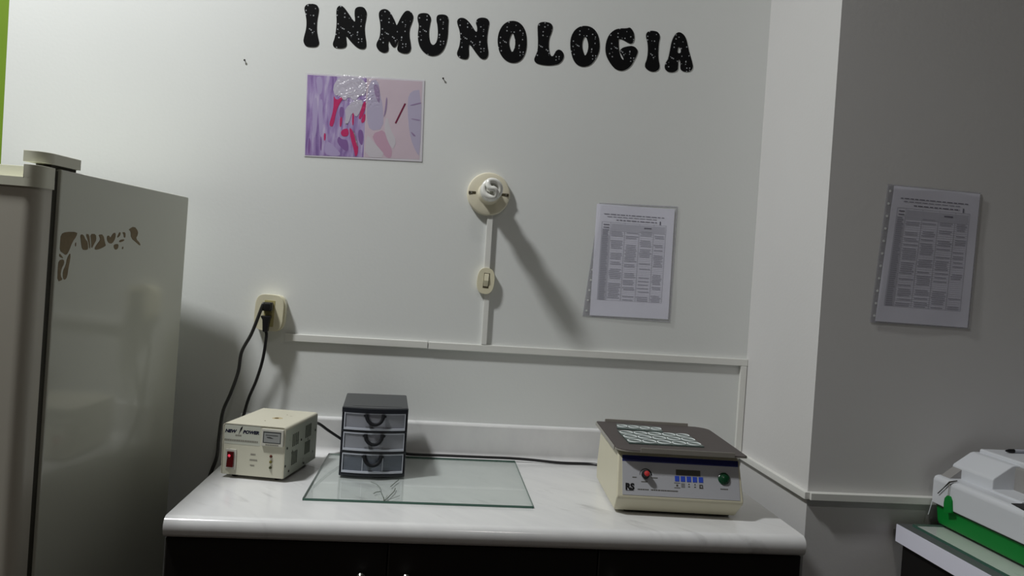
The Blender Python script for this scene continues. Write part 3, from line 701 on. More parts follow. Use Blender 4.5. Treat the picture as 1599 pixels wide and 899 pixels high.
# upper plug: angled, cord leaves to the left and falls behind the counter edge
pg = thing('power_cord', 'dark grey cord from the upper plug dropping past the counter edge by the refrigerator', 'cord', OW(-0.0005, -0.0388, 0.017))
base = Vector(pg.location)
pb = B(); box(pb, -0.0135, 0.0115, -0.020, 0.0, -0.011, 0.0105, 0.003, 2); box(pb, -0.0085, 0.009, -0.0245, -0.018, -0.0085, 0.0085, 0.003, 2)
obj('plug', pb, 'rubber', pg)
cpx = [(410, 477, -0.058), (393.5, 519, -0.056), (377.5, 549, -0.058), (372, 580, -0.066), (360.5, 613, -0.085), (348, 643, -0.105), (342, 683, -0.130), (338.5, 713, -0.15)]
cp = [Vector((-0.010, -0.012, 0.001))]+[aY(x, y, Y)-base for x, y, Y in cpx]
last = cp[-1]
cp += [last+Vector((-0.012, -0.012, -0.05)), last+Vector((-0.022, -0.012, -0.13)), last+Vector((-0.022, 0.0, -0.30))]
cd_ = B(); tube(cd_, catmull(cp, 10), 0.0042, 10); obj('cable', cd_, 'rubber_grey', pg)
pg2 = thing('power_cord', 'black cord from the lower plug running down behind the voltage regulator', 'cord', OW(-0.0015, -0.0388, -0.012))
base2 = Vector(pg2.location)
pb = B()
prism(pb, [[(-0.0145, 0.006), (-0.0135, 0.0025), (-0.0095, -0.004), (-0.0075, -0.034), (0.004, -0.034), (0.0075, -0.004), (0.010, 0.001), (0.010, 0.006)]], (0, 0, 0), (1, 0, 0), (0, 0, 1), (0, -1, 0), 0.019, 0.002, 2)
obj('plug', pb, 'rubber', pg2)
cpx = [(415.8, 525, -0.050), (410.5, 560, -0.050), (400.5, 593, -0.050), (389, 620, -0.052), (382, 643, -0.053)]
cp = [Vector((-0.0015, -0.0095, -0.032))]+[aY(x, y, Y)-base2 for x, y, Y in cpx]
last = cp[-1]; cp += [last+Vector((-0.006, 0.0, -0.035)), last+Vector((0.0, 0.0, -0.07))]
obj('cable', tube(B(), catmull(cp, 10), 0.0038, 10), 'rubber', pg2)

# ------------------------------------------------------------------ glass sheet on the counter
gx0, gx1, gy0, gy1, GT = -1.0905, -0.618, -0.4385, -0.0455, 0.005
gl = thing('glass_sheet', 'cracked sheet of clear green edged glass lying on the countertop', 'glass', ((gx0+gx1)/2, (gy0+gy1)/2, CZ))
gw, gd = (gx1-gx0)/2, (gy1-gy0)/2
t = B(); vs = [t.verts.new((a, bb, GT)) for a, bb in ((-gw, -gd), (gw, -gd), (gw, gd), (-gw, gd))]; t.faces.new(vs)
obj('pane', t, 'glass', gl)
t = B(); e_ = 0.0008
for (a, bb, c_, d_) in ((-gw, gw, -gd, -gd+e_), (-gw, gw, gd-e_, gd), (-gw, -gw+e_, -gd, gd), (gw-e_, gw, -gd, gd)): box(t, a, bb, c_, d_, 0.0003, GT)
obj('edge', t, 'glass_edge', gl)['label'] = 'dark green ground edge'
def c8(pts): return [(530+u/8.987, 700+v/8.987) for u, v in pts]
t = B()
gl_o = Vector(gl.location)
for ln, r in (([(625,768),(618,700),(600,640),(576,605),(574,550),(520,500),(440,470)], .0005), ([(480,632),(520,612),(576,605)], .0009), ([(630,755),(700,670),(770,600),(785,558)], .0009), ([(720,535),(770,490),(832,440)], .0009), ([(650,752),(700,715),(850,660)], .0004), ([(624,765),(640,720),(675,655)], .0004), ([(622,768),(624,735),(622,690)], .001)):
    q = [aZ(x, y, CZ+GT)-gl_o for x, y in c8(ln)]
    for v in q: v.z = GT+0.0001; v.y = max(v.y, -gd+0.0004)
    tube(t, q, r, 6)
obj('crack', t, 'crack', gl)

# ------------------------------------------------------------------ drawer tower
DR = math.radians(3.4)
dfl = aZ(529, 742, CZ+GT); dfr = aZ(631, 744.5, CZ+GT)
DW, DD, DH = 0.148, 0.190, 0.1585
dax = Vector((math.cos(DR), math.sin(DR), 0)); day = Vector((-math.sin(DR), math.cos(DR), 0))
dmid = (dfl+dfr)/2
dr = thing('drawer_tower', 'small black framed tower of three clear drawers standing on the glass sheet', 'drawer unit', dmid+day*0.1, (0, 0, DR))
FY = -0.1
BUL = 0.012
def bow(x): return -BUL*(1-(x/(DW/2))**2)
def plan(x0, x1, yback, off=0.0, n=14):
    pts = [(x0, yback), (x1, yback)]
    for k in range(n+1):
        x = x1+(x0-x1)*k/n; pts.append((x, FY+off+bow(x)))
    return pts
c = B()
def slab(z0, z1, off=0.0, inset=0.0, r=0.0012):
    prism(c, [plan(-DW/2+inset, DW/2-inset, FY+DD-inset, off)], (0, 0, z0), (1, 0, 0), (0, 1, 0), (0, 0, 1), z1-z0, r, 2)
slab(0.001, 0.0085, -0.001)
slab(0.0535, 0.0590); slab(0.1010, 0.1060)
for sx in (-1, 1):
    box(c, min(sx*DW/2, sx*(DW/2-0.0042)), max(sx*DW/2, sx*(DW/2-0.0042)), FY+0.002, FY+DD-0.002, 0.006, DH-0.006, 0.001, 1)
box(c, -DW/2+0.003, DW/2-0.003, FY+DD-0.004, FY+DD-0.001, 0.006, DH-0.006)
obj('frame', c, 'dk_plastic', dr)
c = B()
slab(DH-0.012, DH-0.001, 0.0025, 0.0, 0.003)
lid = obj('lid', c, 'lid_plastic', dr)
c = B()
prism(c, [[(-DW/2-0.0005, FY+0.012), (-DW/2-0.0005, FY)]+[(x, FY-0.0012+bow(x)) for x in [(-DW/2)+DW*k/14 for k in range(15)]]+[(DW/2+0.0005, FY+0.012)]], (0, 0, DH-0.0135), (1, 0, 0), (0, 1, 0), (0, 0, 1), 0.0105, 0.0015, 2)
obj('lid_lip', c, 'dk_plastic', lid)
obj('lid_groove', prism(B(), [[(-0.052, FY+0.010), (0.060, FY+0.012), (0.060, FY+0.016), (-0.052, FY+0.014)]], (0, 0, DH-0.0012), (1, 0, 0), (0, 1, 0), (0, 0, 1), 0.0005), 'dk_plastic', lid)
tiers = [(0.0090, 0.0530, 'smoke_front'), (0.0595, 0.1005, 'clear_front'), (0.1065, 0.1455, 'clear_front')]
for i, (z0, z1, fm) in enumerate(tiers):
    xw = DW/2-0.0052
    nn = 14
    def shell(z0, z1, x0, x1, off, th):
        t = B()
        out_ = [(x0+(x1-x0)*k/nn, FY+off+bow(x0+(x1-x0)*k/nn)) for k in range(nn+1)]
        prism(t, [out_+[(x, y+th) for x, y in out_[::-1]]], (0, 0, z0), (1, 0, 0), (0, 1, 0), (0, 0, 1), z1-z0)
        return t
    d = obj('drawer', shell(z0, z1, -xw, xw, 0.0015, 0.0016), fm, dr)
    if i == 0: d['label'] = 'bottom drawer, smokier, with two dividing lines'
    t = B()                                                        # tray behind the front
    box(t, -xw, -xw+0.0015, FY+0.003, FY+DD-0.012, z0+0.001, z1-0.004); box(t, xw-0.0015, xw, FY+0.003, FY+DD-0.012, z0+0.001, z1-0.004)
    box(t, -xw, xw, FY+DD-0.0135, FY+DD-0.012, z0+0.001, z1-0.004); box(t, -xw, xw, FY+0.003, FY+DD-0.012, z0+0.0005, z0+0.002)
    obj('bin', t, 'clear_front', d)
    t = shell(z0+0.0002, z0+0.0048, -xw, xw, -0.0022, 0.004)
    join(t, shell(z1-0.0026, z1, -xw, xw, -0.0005, 0.003))
    for sx in (-1, 1):
        join(t, shell(z0, z1, min(sx*xw, sx*(xw-0.0022)), max(sx*xw, sx*(xw-0.0022)), -0.0008, 0.003))
    if i == 0:
        for xx in (-0.0225, 0.0225): join(t, shell(z0, z1, xx-0.0007, xx+0.0007, 0.0008, 0.001))
    obj('rim', t, 'clear_rim', d)
    if i > 0:
        obj('label_slot', shell(z0+0.0055, z0+0.0095, -0.020, 0.021, 0.0008, 0.001), 'slot_grey', d)
    hz = z1-0.0065; hr = 0.0185
    pts = [(hr*math.cos(a), 0, hz+0.002-hr*1.06*math.sin(a)) for a in [math.pi*k/18 for k in range(19)]]
    pts = [(hr, 0, hz+0.005)]+pts+[(-hr, 0, hz+0.005)]
    pts = [(x, FY-0.0036+bow(x)-0.004*math.sin(math.pi*min(1, max(0, k/(len(pts)-1)))), z) for k, (x, y, z) in enumerate(pts)]
    obj('handle', tube(B(), pts, 0.0040, 10), 'handle_black', d)
    for sx in (-1, 1): obj('handle_pin', lathe(B(), [(0, 0.004), (0.0022, 0.0035), (0.0024, 0), (0, 0)], (sx*0.0232, FY+0.0018+bow(0.0232), hz), (0, -1, 0), 12), 'dk_plastic', d)

# ------------------------------------------------------------------ voltage regulator
fl = aZ(344.5, 739, CZ+0.008); frt = aZ(442, 748, CZ+0.008)
RA = math.atan2((frt-fl).y, (frt-fl).x)
RW, RD, RH = 0.142, 0.200, 0.112
rax = Vector((math.cos(RA), math.sin(RA), 0)); ray_ = Vector((-math.sin(RA), math.cos(RA), 0))
rc = (fl+frt)/2+ray_*(RD/2)
reg = thing('voltage_regulator', 'worn cream voltage regulator box with red switch and small meter on the counter', 'voltage regulator', (rc.x, rc.y, CZ), (0, 0, RA))
Z0 = 0.008
obj('case', box(B(), -RW/2+0.001, RW/2-0.001, -RD/2+0.004, RD/2-0.004, Z0, Z0+RH-0.003, 0.001, 1), 'reg_body', reg)
# the wrapping cover: top plate with rolled edges and both sides
cv = []
def cov(x0, x1, z0, z1, r):
    P_ = [(x0, z0)]
    for k in range(7): a = math.radians(180-90*k/6); P_.append((x0+r+r*math.cos(a), z1-r+r*math.sin(a)))
    for k in range(7): a = math.radians(90-90*k/6); P_.append((x1-r+r*math.cos(a), z1-r+r*math.sin(a)))
    P_.append((x1, z0)); return P_
oc = cov(-RW/2, RW/2, Z0+0.001, Z0+RH, 0.006); ic = cov(-RW/2+0.0016, RW/2-0.0016, Z0+0.001, Z0+RH-0.0016, 0.0045)
cvr = obj('cover', prism(B(), [oc+ic[::-1]], (0, -RD/2, 0), (1, 0, 0), (0, 0, 1), (0, 1, 0), RD), 'reg_body', reg)
sd = obj('side_panel', box(B(), RW/2-0.0008, RW/2+0.0004, -RD/2+0.001, RD/2-0.001, Z0+0.001, Z0+RH-0.007), 'reg_side', cvr)
sd['label'] = 'rust flecked right side with vents'
def uv(u, v): return (-RW/2+u*RW, Z0+RH*(1-v))
for (u0, u1, v0, v1, n) in ((.20, .40, .20, .45, 4), (.60, .80, .16, .42, 4), (.20, .38, .56, .82, 4), (.60, .78, .50, .76, 4)):
    t = B()
    for k in range(n):
        y = -RD/2+RD*(u0+(u1-u0)*(k+0.5)/n)
        box(t, RW/2+0.0002, RW/2+0.0012, y-0.0026, y+0.0022, Z0+RH*(1-v1), Z0+RH*(1-v0), 0.0003, 1)
    obj('vent', t, 'vent', sd)
for u, v in ((.06, .42), (.14, .90), (.94, .36), (.03, .76), (.60, .93), (.48, .40)): obj('screw', lathe(B(), [(0, 0.0016), (0.0024, 0.0012), (0.003, 0), (0, 0)], (RW/2+0.0003, -RD/2+RD*u, Z0+RH*(1-v)), (1, 0, 0), 12), 'screw', sd)
obj('rivet', lathe(B(), [(0, 0.0012), (0.004, 0.001), (0.0055, 0.0002), (0, 0.0002)], (0.012, -0.008, Z0+RH-0.0001), (0, 0, 1), 14), 'rust', cvr)
for x, y, q in ((0.0, -0.045, 0.002), (0.018, 0.04, 0.0016)):
    obj('rust_spot', lathe(B(), [(0, 0.0005), (q*0.75, 0.0004), (q, 0.0001), (0, 0.0001)], (x, y, Z0+RH-0.0001), (0, 0, 1), 10), 'rust', cvr)
obj('rust_spot', prism(B(), [chaikin([(0.000, -0.010), (0.01, -0.018), (0.026, -0.010), (0.024, 0.001), (0.012, 0.006), (0.003, 0.000)], 1)], (0, 0, Z0+RH-0.0002), (1, 0, 0), (0, 1, 0), (0, 0, 1), 0.0004), 'stain', cvr)
fp_ = obj('front_panel', box(B(), -RW/2+0.0022, RW/2-0.0022, -RD/2+0.0008, -RD/2+0.005, Z0, Z0+RH-0.0024, 0.0008, 2), 'reg_front', reg)
Yp = -RD/2+0.0007
t = B(); a = uv(.03, .02); c_ = uv(.60, .40); box(t, a[0], c_[0], Yp-0.0002, Yp+0.0002, c_[1], a[1]); lbl = obj('label_plate', t, 'reg_label', fp_)
t = B()
for s_, u, v, w_ in (('NEW', .118, .152, .0074), ('POWER', .445, .150, .0074)):
    x, z = uv(u, v); text(t, s_, w_*1.28, (x, Yp-0.0004, z), (1.1, 0, 0), (0, 0, 1), (0, -1, 0), 0.0003, 0.25, 0.00045)
obj('brand_lettering', t, 'navy', lbl)
t = B(); x, z = uv(.275, .115)
prism(t, [[(x+0.0050, z+0.009), (x+0.0005, z+0.004), (x-0.0022, z-0.0065), (x-0.0035, z-0.0105), (x-0.0005, z-0.0045), (x+0.0028, z+0.0005), (x+0.0042, z+0.0035)]], (0, Yp-0.0003, 0), (1, 0, 0), (0, 0, 1), (0, -1, 0), 0.0003)
obj('lightning_mark', t, 'black', lbl)
rn = random.Random(5)
t = B(); x0, z = uv(.03, .325); x1, _ = uv(.57, .325); bars(t, x0, x1, z, 0.0042, Yp-0.0003, (0.002, 0.005), rn)
x0, z = uv(.20, .225); x1, _ = uv(.30, .225); bars(t, x0, x1, z, 0.003, Yp-0.0003, (0.0015, 0.003), rn)
for v, u0, u1 in ((.57, .46, .54), (.68, .45, .57), (.785, .46, .53), (.505, .10, .13), (.885, .10, .15)):
    x0, z = uv(u0, v); x1, _ = uv(u1, v); bars(t, x0, x1, z, 0.0026, Yp-0.0003, (0.002, 0.004), rn)
obj('small_print', t, 'grey_print', fp_)
a = uv(.63, .045); c_ = uv(.975, .375)
mt = obj('meter', box(B(), a[0], c_[0], Yp-0.0055, Yp+0.001, c_[1], a[1], 0.0012, 2), 'meter_frame', fp_)
a = uv(.665, .10); c_ = uv(.935, .305)
obj('meter_bezel', box(B(), a[0]-0.001, c_[0]+0.001, Yp-0.0058, Yp-0.005, c_[1]-0.001, a[1]+0.001), 'meter_dark', mt)
mg = obj('meter_window', box(B(), a[0]+0.0015, c_[0]-0.0008, Yp-0.0061, Yp-0.005, c_[1]+0.0008, a[1]-0.002), 'meter_glass', mt)
t = B(); x, z = uv(.80, .21)
prism(t, [[(x-0.012, z+0.0015), (x-0.004, z+0.0022), (x+0.004, z-0.0012), (x-0.001, z-0.0014), (x-0.010, z-0.0006)]], (0, Yp-0.0060, 0), (1, 0, 0), (0, 0, 1), (0, -1, 0), 0.0003)
bars(t, x-0.014, x+0.014, z+0.0058, 0.0012, Yp-0.0063, (0.0018, 0.003), rn)
obj('meter_scale', t, 'meter_dark', mt)
t = B(); x0, z = uv(.70, .345); x1, _ = uv(.91, .345); bars(t, x0, x1, z, 0.0026, Yp-0.0057, (0.002, 0.004), rn); obj('meter_print', t, 'grey_print', mt)
a = uv(.065, .50); c_ = uv(.235, .89)
sp = obj('switch_plate', box(B(), a[0], c_[0], Yp-0.0022, Yp+0.001, c_[1], a[1], 0.0008, 2), 'meter_frame', fp_)
a = uv(.098, .545); c_ = uv(.205, .845)
obj('switch_rocker', prism(B(), [[(Yp, c_[1]), (Yp-0.0075, c_[1]), (Yp-0.0045, (a[1]+c_[1])/2), (Yp-0.0055, a[1]), (Yp, a[1])]], (a[0], 0, 0), (0, 1, 0), (0, 0, 1), (1, 0, 0), c_[0]-a[0], 0.0006, 2), 'red_rocker', sp)['label'] = 'dark red rocker switch, lit'
x, z = uv(.135, .625)
obj('switch_glow', lathe(B(), [(0, 0.0012), (0.002, 0.001), (0.0034, 0), (0, 0)], (x, Yp-0.0048, z), (0, -1, 0), 14), 'red_lit', sp)
for v, m_, lab in ((.58, 'led_red', 'dull red indicator lamp'), (.69, 'led_yellow', 'olive yellow indicator lamp'), (.80, 'led_green', 'dark green indicator lamp')):
    x, z = uv(.785, v); o = obj('indicator', lathe(B(), [(0, 0.0045), (0.0018, 0.004), (0.0028, 0.002), (0.0034, 0), (0, 0)], (x, Yp+0.0002, z), (0, -1, 0), 16), m_, fp_); o['label'] = lab
for sx in (-1, 1):
    for sy in (-1, 1):
        obj('foot', lathe(B(), [(0, 0), (0.007, 0), (0.008, 0.004), (0.008, 0.0082), (0, 0.0082)], (sx*(RW/2-0.022), sy*(RD/2-0.025), 0), (0, 0, 1), 16), 'rubber', reg)

# cable from the regulator, behind the drawers, to the shaker
RM = Matrix.Translation(reg.location) @ Matrix.Rotation(RA, 4, 'Z')
st = RM @ Vector((RW/2-0.02, RD/2-0.003, 0.090))
rest = [(640, 711, -0.040), (700, 711.5, -0.037), (757, 716, -0.042), (797, 716, -0.044), (830, 713.5, -0.040), (875, 716, -0.045), (925, 717.5, -0.048)]
pts = [st, aY(496, 660.5, -0.070), aY(513, 672, -0.050), aY(532, 684.5, -0.038), aY(552, 696, -0.033), Vector((-0.955, -0.030, CZ+0.022)), Vector((-0.905, -0.032, CZ+GT+0.0075))]
for x, y, Y in rest:
    p = aY(x, y, Y); pts.append(Vector((p.x, -0.040 if x < 840 else -0.046, CZ+(GT if p.x < gx1-0.0 else 0)+0.0045+(0.003 if 800 < x < 860 else 0.0))))
pts.append(Vector((-0.36, -0.10, CZ+0.012))); pts.append(Vector((-0.345, -0.165, CZ+0.03))); pts.append(Vector((-0.345, -0.192, CZ+0.035)))
tag(obj('connecting_cable', tube(B(), [p-st for p in catmull(pts, 10)], 0.0037, 10), 'rubber', loc=st), 'black cable running along the backsplash from the regulator to the shaker', 'cable')

# ------------------------------------------------------------------ orbital shaker
SA = math.radians(-3.5)
sh = thing('laboratory_shaker', 'cream laboratory shaker with dark flanged tray and grey control panel on the counter', 'shaker', (-0.306, -0.325, CZ), (0, 0, SA))
def sbody(bm):
    prof = [(-0.128, 0.006, 0.1215), (-0.150, 0.037, 0.131), (-0.149, 0.043, 0.131), (-0.116, 0.120, 0.128), (-0.107, 0.126, 0.124), (0.125, 0.126, 0.124), (0.133, 0.118, 0.128), (0.133, 0.040, 0.131), (0.128, 0.006, 0.1215)]
    L = [bm.verts.new((-0.136 if z < 0.1 else -0.132, y, z)) for y, z, w_ in prof]; R_ = [bm.verts.new((w_, y, z)) for y, z, w_ in prof]
    n = len(prof)
    bm.faces.new(L); bm.faces.new(R_[::-1])
    for i in range(n): bm.faces.new((L[i], R_[i], R_[(i+1) % n], L[(i+1) % n]))
    bmesh.ops.recalc_face_normals(bm, faces=bm.faces)
    bmesh.ops.bevel(bm, geom=[e for e in bm.edges if e.calc_face_angle(0) > 0.25], offset=0.0035, segments=3, profile=0.5, affect='EDGES', clamp_overlap=True)
    return bm
obj('housing', sbody(B()), 'shk_body', sh)
for sx in (-1, 1):
    for sy in (-1, 1): obj('foot', lathe(B(), [(0, 0), (0.011, 0), (0.012, 0.003), (0.012, 0.0075), (0, 0.0075)], (sx*0.095, sy*0.10, 0), (0, 0, 1), 18), 'rubber', sh)
obj('base_pan', box(B(), -0.112, 0.112, -0.116, 0.118, 0.0015, 0.0075), 'screw', sh)
# panel frame: origin at the panel's upper left, pu right, pv down the slope, pn outward
pt_, pb_ = Vector((0, -0.116, 0.120)), Vector((0, -0.149, 0.043))
pv = (pb_-pt_).normalized(); pu = Vector((1, 0, 0)); pn = Vector((0, pv.z, -pv.y)); 
if pn.y > 0: pn = -pn
PH = (pb_-pt_).length-0.002; PW = 0.247
po = pt_+Vector((-PW/2, 0, 0))+pv*0.001
def PP(u, v, d=0.0): return po+pu*(u*PW)+pv*(v*PH)+pn*d
def pquad(bm, u0, u1, v0, v1, d, th=0.0004):
    return prism(bm, [[(u0*PW, v0*PH), (u1*PW, v0*PH), (u1*PW, v1*PH), (u0*PW, v1*PH)]], po+pn*d, pu, pv, pn, th)
pan = obj('control_panel', pquad(B(), 0, 1, 0, 1, -0.0003, 0.0011), 'shk_panel', sh)
pan['label'] = 'grey control panel with blue band'
obj('blue_stripe', pquad(B(), 0.0, 1.0, 0.0, 0.155, 0.0007), 'blue_band', pan)
obj('display', pquad(B(), .458, .668, .30, .445, 0.0007), 'display', pan)
for u in (.466, .516, .567, .618, .670):
    obj('key', pquad(B(), u-.0185, u+.0185, .465, .60, 0.0007, 0.0008), 'blue_key', pan)
t = B()
for u in (.567, .618):
    prism(t, [[((u-.008)*PW, .675*PH), ((u+.008)*PW, .675*PH), (u*PW, .63*PH)]], po+pn*0.0007, pu, pv, pn, 0.0003); pquad(t, u-.008, u+.008, .71, .735, 0.0007, 0.0003)
for u in (.516,):
    for k in range(4): pquad(t, u-.016, u+.016, .645+.03*k, .66+.03*k, 0.0007, 0.0003)
pquad(t, .655, .685, .65, .68, 0.0007, 0.0003); pquad(t, .655, .666, .68, .75, 0.0007, 0.0003); pquad(t, .655, .688, .725, .755, 0.0007, 0.0003); pquad(t, .676, .686, .68, .72, 0.0007, 0.0003)
pquad(t, .44, .492, .635, .652, 0.0007, 0.0003); pquad(t, .458, .474, .68, .73, 0.0007, 0.0003); pquad(t, .44, .492, .755, .772, 0.0007, 0.0003)
for (u0, u1, v) in ((.085, .122, .555), (.16, .215, .655), (.25, .30, .545), (.835, .90, .735)):
    k = u0
    while k < u1: pquad(t, k, min(u1, k+.009), v-.014, v+.014, 0.0007, 0.0003); k += .011
k = .128
while k < .47:
    L_ = rn.uniform(.008, .018)
    if not (.215 < k < .228): pquad(t, k, min(.47, k+L_*.8), .835, .865, 0.0007, 0.0003)
    k += L_
obj('panel_print', t, 'grey_print' if False else 'display', pan)
t = B(); c_ = PP(.062, .80, 0.0009)
text(t, 'RS', 0.0175, c_, pu, -pv, pn, 0.0003, 0.0, 0.0011)
pquad(t, .028, .098, .885, .897, 0.0007, 0.0003)
obj('maker_mark', t, 'black', pan)
# speed knob with its printed arc
kc = PP(.196, .475, 0)
t = B(); seg = []
for k in range(25):
    a = math.radians(185-(k/24)*190); seg.append((a, 0.0108+0.0003, 0.0122+0.0028*max(0, k/24-0.25)))
lp = [(.196*PW+r1*math.cos(a), .475*PH-r1*math.sin(a)) for a, r0, r1 in seg]+[(.196*PW+r0*math.cos(a), .475*PH-r0*math.sin(a)) for a, r0, r1 in seg[::-1]]
prism(t, [lp], po+pn*0.0007, pu, pv, pn, 0.0003); obj('dial_arc', t, 'black', pan)
kn = obj('knob', lathe(B(), [(0, 0.0005), (0.0085, 0.0005), (0.0085, 0.006), (0.0072, 0.0075), (0.0068, 0.015), (0.0055, 0.0165), (0, 0.0165)], kc, pn, 28), 'black', pan)
obj('knob_cap', lathe(B(), [(0.0058, 0.0158), (0.0052, 0.0178), (0.003, 0.0185), (0, 0.0186)], kc, pn, 24), 'knob_red', kn)
gc = PP(.868, .47, 0)
bz = obj('button', lathe(B(), [(0, 0.0004), (0.0125, 0.0004), (0.0125, 0.003), (0.0105, 0.0045), (0.0095, 0.0042), (0.0085, 0.006), (0.004, 0.0075), (0, 0.0078)], gc, pn, 32), 'green_key', pan)
bz['label'] = 'round dark green push button'
# tray
TW0, TW1, TY0, TY1, TZ = -0.139, 0.137, -0.141, 0.176, 0.131
def rr(x0, x1, y0, y1, rs):
    out_ = []
    for (cx, cy, a0, r) in ((x1-rs[0], y0+rs[0], -90, rs[0]), (x1-rs[1], y1-rs[1], 0, rs[1]), (x0+rs[2], y1-rs[2], 90, rs[2]), (x0+rs[3], y0+rs[3], 180, rs[3])):
        for k in range(7): a = math.radians(a0+90*k/6); out_.append((cx+r*math.cos(a), cy+r*math.sin(a)))
    return out_
tray = obj('tray', prism(B(), [rr(TW0, TW1, TY0, TY1, (0.008, 0.04, 0.006, 0.032))], (0, 0, TZ), (1, 0, 0), (0, 1, 0), (0, 0, 1), 0.0022), 'steel', sh)
obj('rubber_mat', prism(B(), [rr(TW0+0.0015, TW1-0.0005, TY0+0.001, TY1-0.0015, (0.008, 0.038, 0.006, 0.031))], (0, 0, TZ+0.0022), (1, 0, 0), (0, 1, 0), (0, 0, 1), 0.0016), 'mat_rubber', tray)
for nm, (a, bb, c_, d_) in (('front', (-0.090, 0.108, TY0-0.0016, TY0)), ('back', (-0.116, 0.092, TY1, TY1+0.0016)), ('left', (TW0-0.0016, TW0, TY0+0.034, TY1-0.012)), ('right', (TW1, TW1+0.0016, TY0+0.03, TY1-0.05))):
    up = 0.0105 if nm in ('front', 'back') else 0.0045
    if nm == 'right': up = 0.003
    obj('flange', box(B(), a, bb, c_, d_, TZ-(0.004 if nm == 'left' else 0.0), TZ+up, 0.0005, 1), 'steel', tray)
for x in (-0.08, 0.08):
    for y in (-0.07, 0.09): obj('tray_support', lathe(B(), [(0, 0.12), (0.008, 0.12), (0.008, TZ+0.0002), (0, TZ+0.0002)], (x, y, 0), (0, 0, 1), 16), 'screw', tray)
# the two ringed glass plates lying on the mat
SM = Matrix.Translation(sh.location) @ Matrix.Rotation(SA, 4, 'Z')
MZ = CZ+TZ+0.0038
def ringplate(label, corners, cols, rows, skip=()):
    P_ = [aZ(x, y, MZ+0.0015) for x, y in corners]                 # TL TR BR BL
    e1 = ((P_[1]-P_[0])+(P_[2]-P_[3]))/2; e2 = ((P_[3]-P_[0])+(P_[2]-P_[1]))/2
    cen = sum(P_, Vector())/4
    ang = math.atan2(e1.y, e1.x); w_, d_ = e1.length, abs(e2.dot(Vector((-math.sin(ang), math.cos(ang), 0))))
    root = thing('ring_slide', label, 'glass slide', (cen.x, cen.y, MZ), (0, 0, ang), 'ringed glass slides on the shaker tray')
    obj('plate', box(B(), -w_/2, w_/2, -d_/2, d_/2, 0, 0.0028, 0.0003, 1), 'plate_glass', root)
    t = B(); sx, sy = w_/cols, d_/rows
    for i in range(cols):
        for j in range(rows):
            if (i, j) in skip: continue
            r = 0.44*min(sx, sy*1.15)
            cx, cy = -w_/2+sx*(i+0.5), d_/2-sy*(j+0.5)
            tube(t, [(cx+r*math.cos(2*math.pi*k/28), cy+r*math.sin(2*math.pi*k/28), 0.0030) for k in range(29)], 0.0013, 6, False)
    obj('rings', t, 'ring_white', root)
    return root
ringplate('small glass slide with white rings at the back of the shaker tray', [(961.5, 661.5), (1031, 667.5), (1036, 674.5), (964.5, 669)], 4, 1)
ringplate('larger glass slide with rows of white rings in the middle of the shaker tray', [(966.5, 671.8), (1076.5, 678.5), (1096, 697), (979.5, 692)], 5, 3)

# ------------------------------------------------------------------ desk at the right
DX, DZ = 0.2035, 0.885
dk = thing('desk', 'dark desk with white edged grey top at the lower right', 'desk', (DX, PY-0.016, 0))
dy1, dy0, dx1 = -0.0, -0.95, 1.15
obj('desktop', box(B(), 0.002, dx1, dy0, dy1, DZ-0.0385, DZ, 0.0008, 1), 'desk_top', dk)
obj('edge_band', box(B(), 0, 0.0021, dy0, dy1, DZ-0.039, DZ-0.0012), 'desk_white', dk)['label'] = 'white edge strip'
obj('side_panel', box(B(), 0.012, 0.030, dy0+0.02, dy1-0.01, 0, DZ-0.0385), 'desk_dark', dk)
obj('side_panel', box(B(), dx1-0.030, dx1-0.012, dy0+0.02, dy1-0.01, 0, DZ-0.0385), 'desk_dark', dk)
obj('back_panel', box(B(), 0.030, dx1-0.030, dy1-0.03, dy1-0.012, 0.05, DZ-0.0385), 'desk_dark', dk)
dg = thing('desk_glass', 'pale sheet under glass covering the desk top beneath the green and white analyzer', 'glass', (DX+0.027, PY-0.034, DZ))
obj('under_sheet', box(B(), 0.0, 1.09, -0.90, 0, 0.0, 0.0008), 'desk_sheet', dg)
t = B(); vs = [t.verts.new(v) for v in ((0, -0.90, 0.005), (1.09, -0.90, 0.005), (1.09, 0, 0.005), (0, 0, 0.005))]; t.faces.new(vs)
obj('pane', t, 'desk_glass', dg)
t = B(); box(t, -0.001, 0.0008, -0.90, 0.0, 0, 0.005); box(t, 0, 1.09, -0.0006, 0.001, 0, 0.005); obj('edge', t, 'glass_edge', dg)

# ------------------------------------------------------------------ analyzer on the desk
AXW, AYB = 0.277, -0.412
an = thing('analyzer', 'white laboratory analyzer with a green base on the glass topped desk', 'analyzer', (AXW, AYB, DZ+0.005))
A0 = DZ+0.005
AL = 0.62
def lz(z): return z-A0
# green base: flares outward under the shell
t = B()
pr = [(0.0175, 0.003), (0.0135, 0.012), (0.008, lz(0.942)), (0.40, lz(0.942)), (0.40, 0.003)]
prism(t, [pr], (0, -0.005, 0), (1, 0, 0), (0, 0, 1), (0, -1, 0), AL-0.02, 0.0012, 2)
obj('base', t, 'an_green', an)['label'] = 'bright green base'
t = B(); box(t, 0.024, 0.38, -AL+0.05, -0.02, 0, 0.0045); obj('rubber_foot', t, 'screw', an)
# lower shell
zt_, zb_ = lz(1.0005), lz(0.9385)
t = B()
pr = [(0, zb_), (0.0, zt_-0.010), (0.003, zt_-0.003), (0.010, zt_), (0.42, zt_+0.004), (0.42, zb_)]
prism(t, [pr], (0, 0, 0), (1, 0, 0), (0, 0, 1), (0, -1, 0), AL, 0.005, 4)
obj('lower_shell', t, 'an_white', an)
t = B(); box(t, 0.008, 0.41, -AL+0.01, -0.006, lz(0.934), zb_+0.001); obj('shadow_gap', t, 'screw', an)
